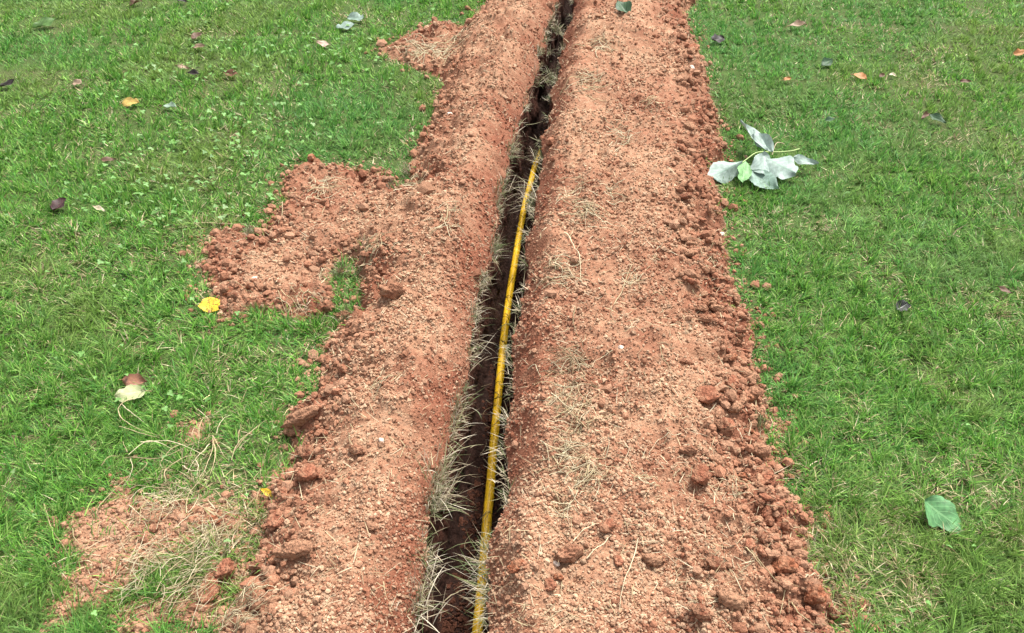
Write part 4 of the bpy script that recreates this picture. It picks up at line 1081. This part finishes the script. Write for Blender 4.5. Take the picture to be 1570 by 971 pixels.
def leaf_mesh(length, width, shape, fold, curl, seed, na=22, nbb=10):
    r_ = random.Random(seed)
    A = np.linspace(0, 1, na + 1); B = np.linspace(-1, 1, nbb + 1)
    a_, b_ = np.meshgrid(A, B, indexing='ij')
    wl = width_profile(a_, shape) if shape != 'notched' else np.where(b_ > 0, np.interp(a_, [0, .06, .2, .5, .8, 1], [.1, .5, .85, 1.0, .6, 0]), np.interp(a_, [0, .08, .2, .34, .42, .52, .62, .75, .9, 1], [.2, .7, 1.05, 1.25, 1.1, .62, .55, .60, .38, 0]))
    asym = 1 + 0.12 * r_.uniform(-1, 1) * np.sign(b_) * np.sin(a_ * 9 + r_.uniform(0, 6))
    jag = 1 + 0.07 * np.sin(a_ * r_.uniform(28, 40) + np.sign(b_)) * np.sin(a_ * r_.uniform(11, 17) + r_.uniform(0, 6))
    asym = asym * np.where(np.abs(b_) > 0.8, jag, 1)
    X = (a_ - 0.5) * length + (0.0 if shape != 'lobed' else 0.10 * length * np.abs(b_) * np.sin(a_ * 3.1))
    Yy = b_ * wl * width / 2 * asym
    wavy = np.sin(a_ * r_.uniform(6, 11) + np.sign(b_) * 1.3 + r_.uniform(0, 6)) * np.abs(b_) ** 2 * 0.07 * length
    Z = fold * np.abs(b_) * wl * width / 2 + curl * length * 0.5 * ((a_ - .5) ** 2) * r_.choice((1, 1, -0.6)) * 1.6 + wavy * (0.4 + curl)
    Z += 0.03 * length * np.sin(a_ * 5 + b_ * 3 + r_.uniform(0, 6))
    V_ = np.stack([X, Yy, Z], -1).reshape(-1, 3)
    i, j = np.meshgrid(np.arange(na), np.arange(nbb), indexing='ij'); k = i * (nbb + 1) + j
    F_ = np.stack([k, k + nbb + 1, k + nbb + 2, k + 1], -1).reshape(-1, 4)
    UV = np.stack([a_, b_], -1).reshape(-1, 2)
    return V_, F_, UV
def add_uv(o, UV):
    l = o.data.uv_layers.new(name='UVMap')
    idx = np.zeros(len(o.data.loops), np.int32); o.data.loops.foreach_get('vertex_index', idx)
    l.data.foreach_set('uv', UV[idx].astype(np.float32).ravel())
for i, (u, v, lpx, wr, hd, shp, sty, fold, curl, lab) in enumerate(LEAVES):
    s_ = mmpp(v)
    depth_stretch = 1 + 0.25 * abs(math.sin(math.radians(hd)))
    Lm = lpx * s_ * depth_stretch
    V_, F_, UV = leaf_mesh(Lm, Lm * wr, shp, fold, curl, i + 5)
    o = mesh_object('fallen_leaf', V_, F_, LM[sty]); add_uv(o, UV)
    P = on_ground(u, v, 0.02); z_ = float(ground_z(P[:1], P[1:2])[0])
    o.location = (P[0], P[1], z_ + 0.020 + 0.06 * Lm * fold)
    o.rotation_euler = (Matrix.Rotation(random.uniform(.15, .5), 3, 'X') @ Matrix.Rotation(random.uniform(-.25, .25), 3, 'Y') @ Matrix.Rotation(math.radians(hd), 3, 'Z')).to_euler()
    if sty in ('bigleaf', 'rust', 'green', 'tan', 'yelloworange', 'orange', 'paleyellow', 'silver'):
        ln = 0.55 if sty == 'bigleaf' else 0.28
        zb_ = V_[5, 2]
        st = np.array([(-0.5 * Lm + .01 * Lm, 0, zb_), (-0.5 * Lm - ln * .3 * Lm, 0.03 * Lm, zb_ - .002), (-0.5 * Lm - ln * .6 * Lm, .02 * Lm, zb_ - .006)])
        v2, f2 = tube(resample(st, 6), 0.0011 * (math.hypot(P[1], 1.5) / 1.8) ** .4, 5)
        so = mesh_object('stalk', v2, f2, M_straw, parent=o, colors=np.tile([.30, .40, .14] if sty in ('bigleaf', 'green', 'silver') else [.3, .2, .1], (len(v2), 1)))
    tag(o, lab, 'leaf', 'leaves fallen on the lawn and soil')

# the torn-off twig with white-backed leaves beside the right bank
tp = at(*TW(620, 435), 0.05)
twig = bpy.data.objects.new('leafy_twig', None); col.objects.link(twig); twig.location = tuple(tp)
tag(twig, 'torn twig with large silvery white backed leaves lying beside the right bank', 'twig')
stp = np.array([at(*TW(a_, b_), z_) for a_, b_, z_ in [(455, 562, .045), (540, 500, .055), (620, 437, .06), (700, 435, .06), (790, 440, .055), (900, 437, .05), (1000, 430, .045), (1080, 405, .04)]])
v_, f_ = tube(resample(stp, 24) - tp, 0.0023, 6)
mesh_object('stem', v_, f_, M_straw, parent=twig, colors=np.tile([.36, .46, .18], (len(v_), 1)))
stp = np.array([at(*TW(a_, b_), z_) for a_, b_, z_ in [(790, 470, .05), (815, 380, .07), (835, 330, .08), (915, 350, .06)]])
v_, f_ = tube(resample(stp, 12) - tp, 0.002, 6)
mesh_object('stem', v_, f_, M_straw, parent=twig, colors=np.tile([.36, .30, .18], (len(v_), 1)))
def twig_leaf(b, bz, t, tz, wid, shape, sty, fold, curl, seed, roll=0.0, lab=None):
    B = at(*TW(*b), bz); T = at(*TW(*t), tz); ax = T - B; Lm = float(np.linalg.norm(ax)); ax /= Lm
    side = np.cross(np.array([0, -0.55, 0.83]), ax); side /= np.linalg.norm(side); nrm = np.cross(ax, side)
    c_, s_ = math.cos(roll), math.sin(roll); side, nrm = side * c_ + nrm * s_, nrm * c_ - side * s_
    V_, F_, UV = leaf_mesh(Lm, wid, shape, fold, curl, seed, 24, 10)
    W = B + ax * (V_[:, :1] + Lm / 2) + side * V_[:, 1:2] + nrm * V_[:, 2:3]
    o = mesh_object('leaf', W - tp, F_, LM[sty], parent=twig); add_uv(o, UV)
    if lab: o['label'] = lab
twig_leaf((455, 560), .045, (70, 722), .035, .090, 'oval', 'twigwhite', -.4, .35, 3)
twig_leaf((500, 545), .05, (480, 765), .03, .058, 'lobed', 'twiggreen', .1, .1, 4, lab='light green leaf turned upper side up')
twig_leaf((690, 455), .065, (700, 690), .03, .080, 'round', 'twigwhite', -.35, .3, 5)
twig_leaf((735, 500), .06, (1040, 660), .05, .130, 'lobed', 'twigwhite', -.3, .3, 6)
twig_leaf((735, 430), .055, (445, 110), .10, .062, 'oval', 'twigwhite', .35, -.2, 7, .5)
twig_leaf((800, 445), .055, (590, 215), .09, .060, 'oval', 'twigwhite', .3, .2, 8, -.3)
twig_leaf((540, 655), .025, (865, 835), .02, .090, 'oval', 'twiggrey', .1, .2, 9, lab='dull grey green leaf lying underneath')
twig_leaf((1000, 505), .055, (1275, 570), .03, .040, 'lance', 'twigwhite', .4, .3, 10)
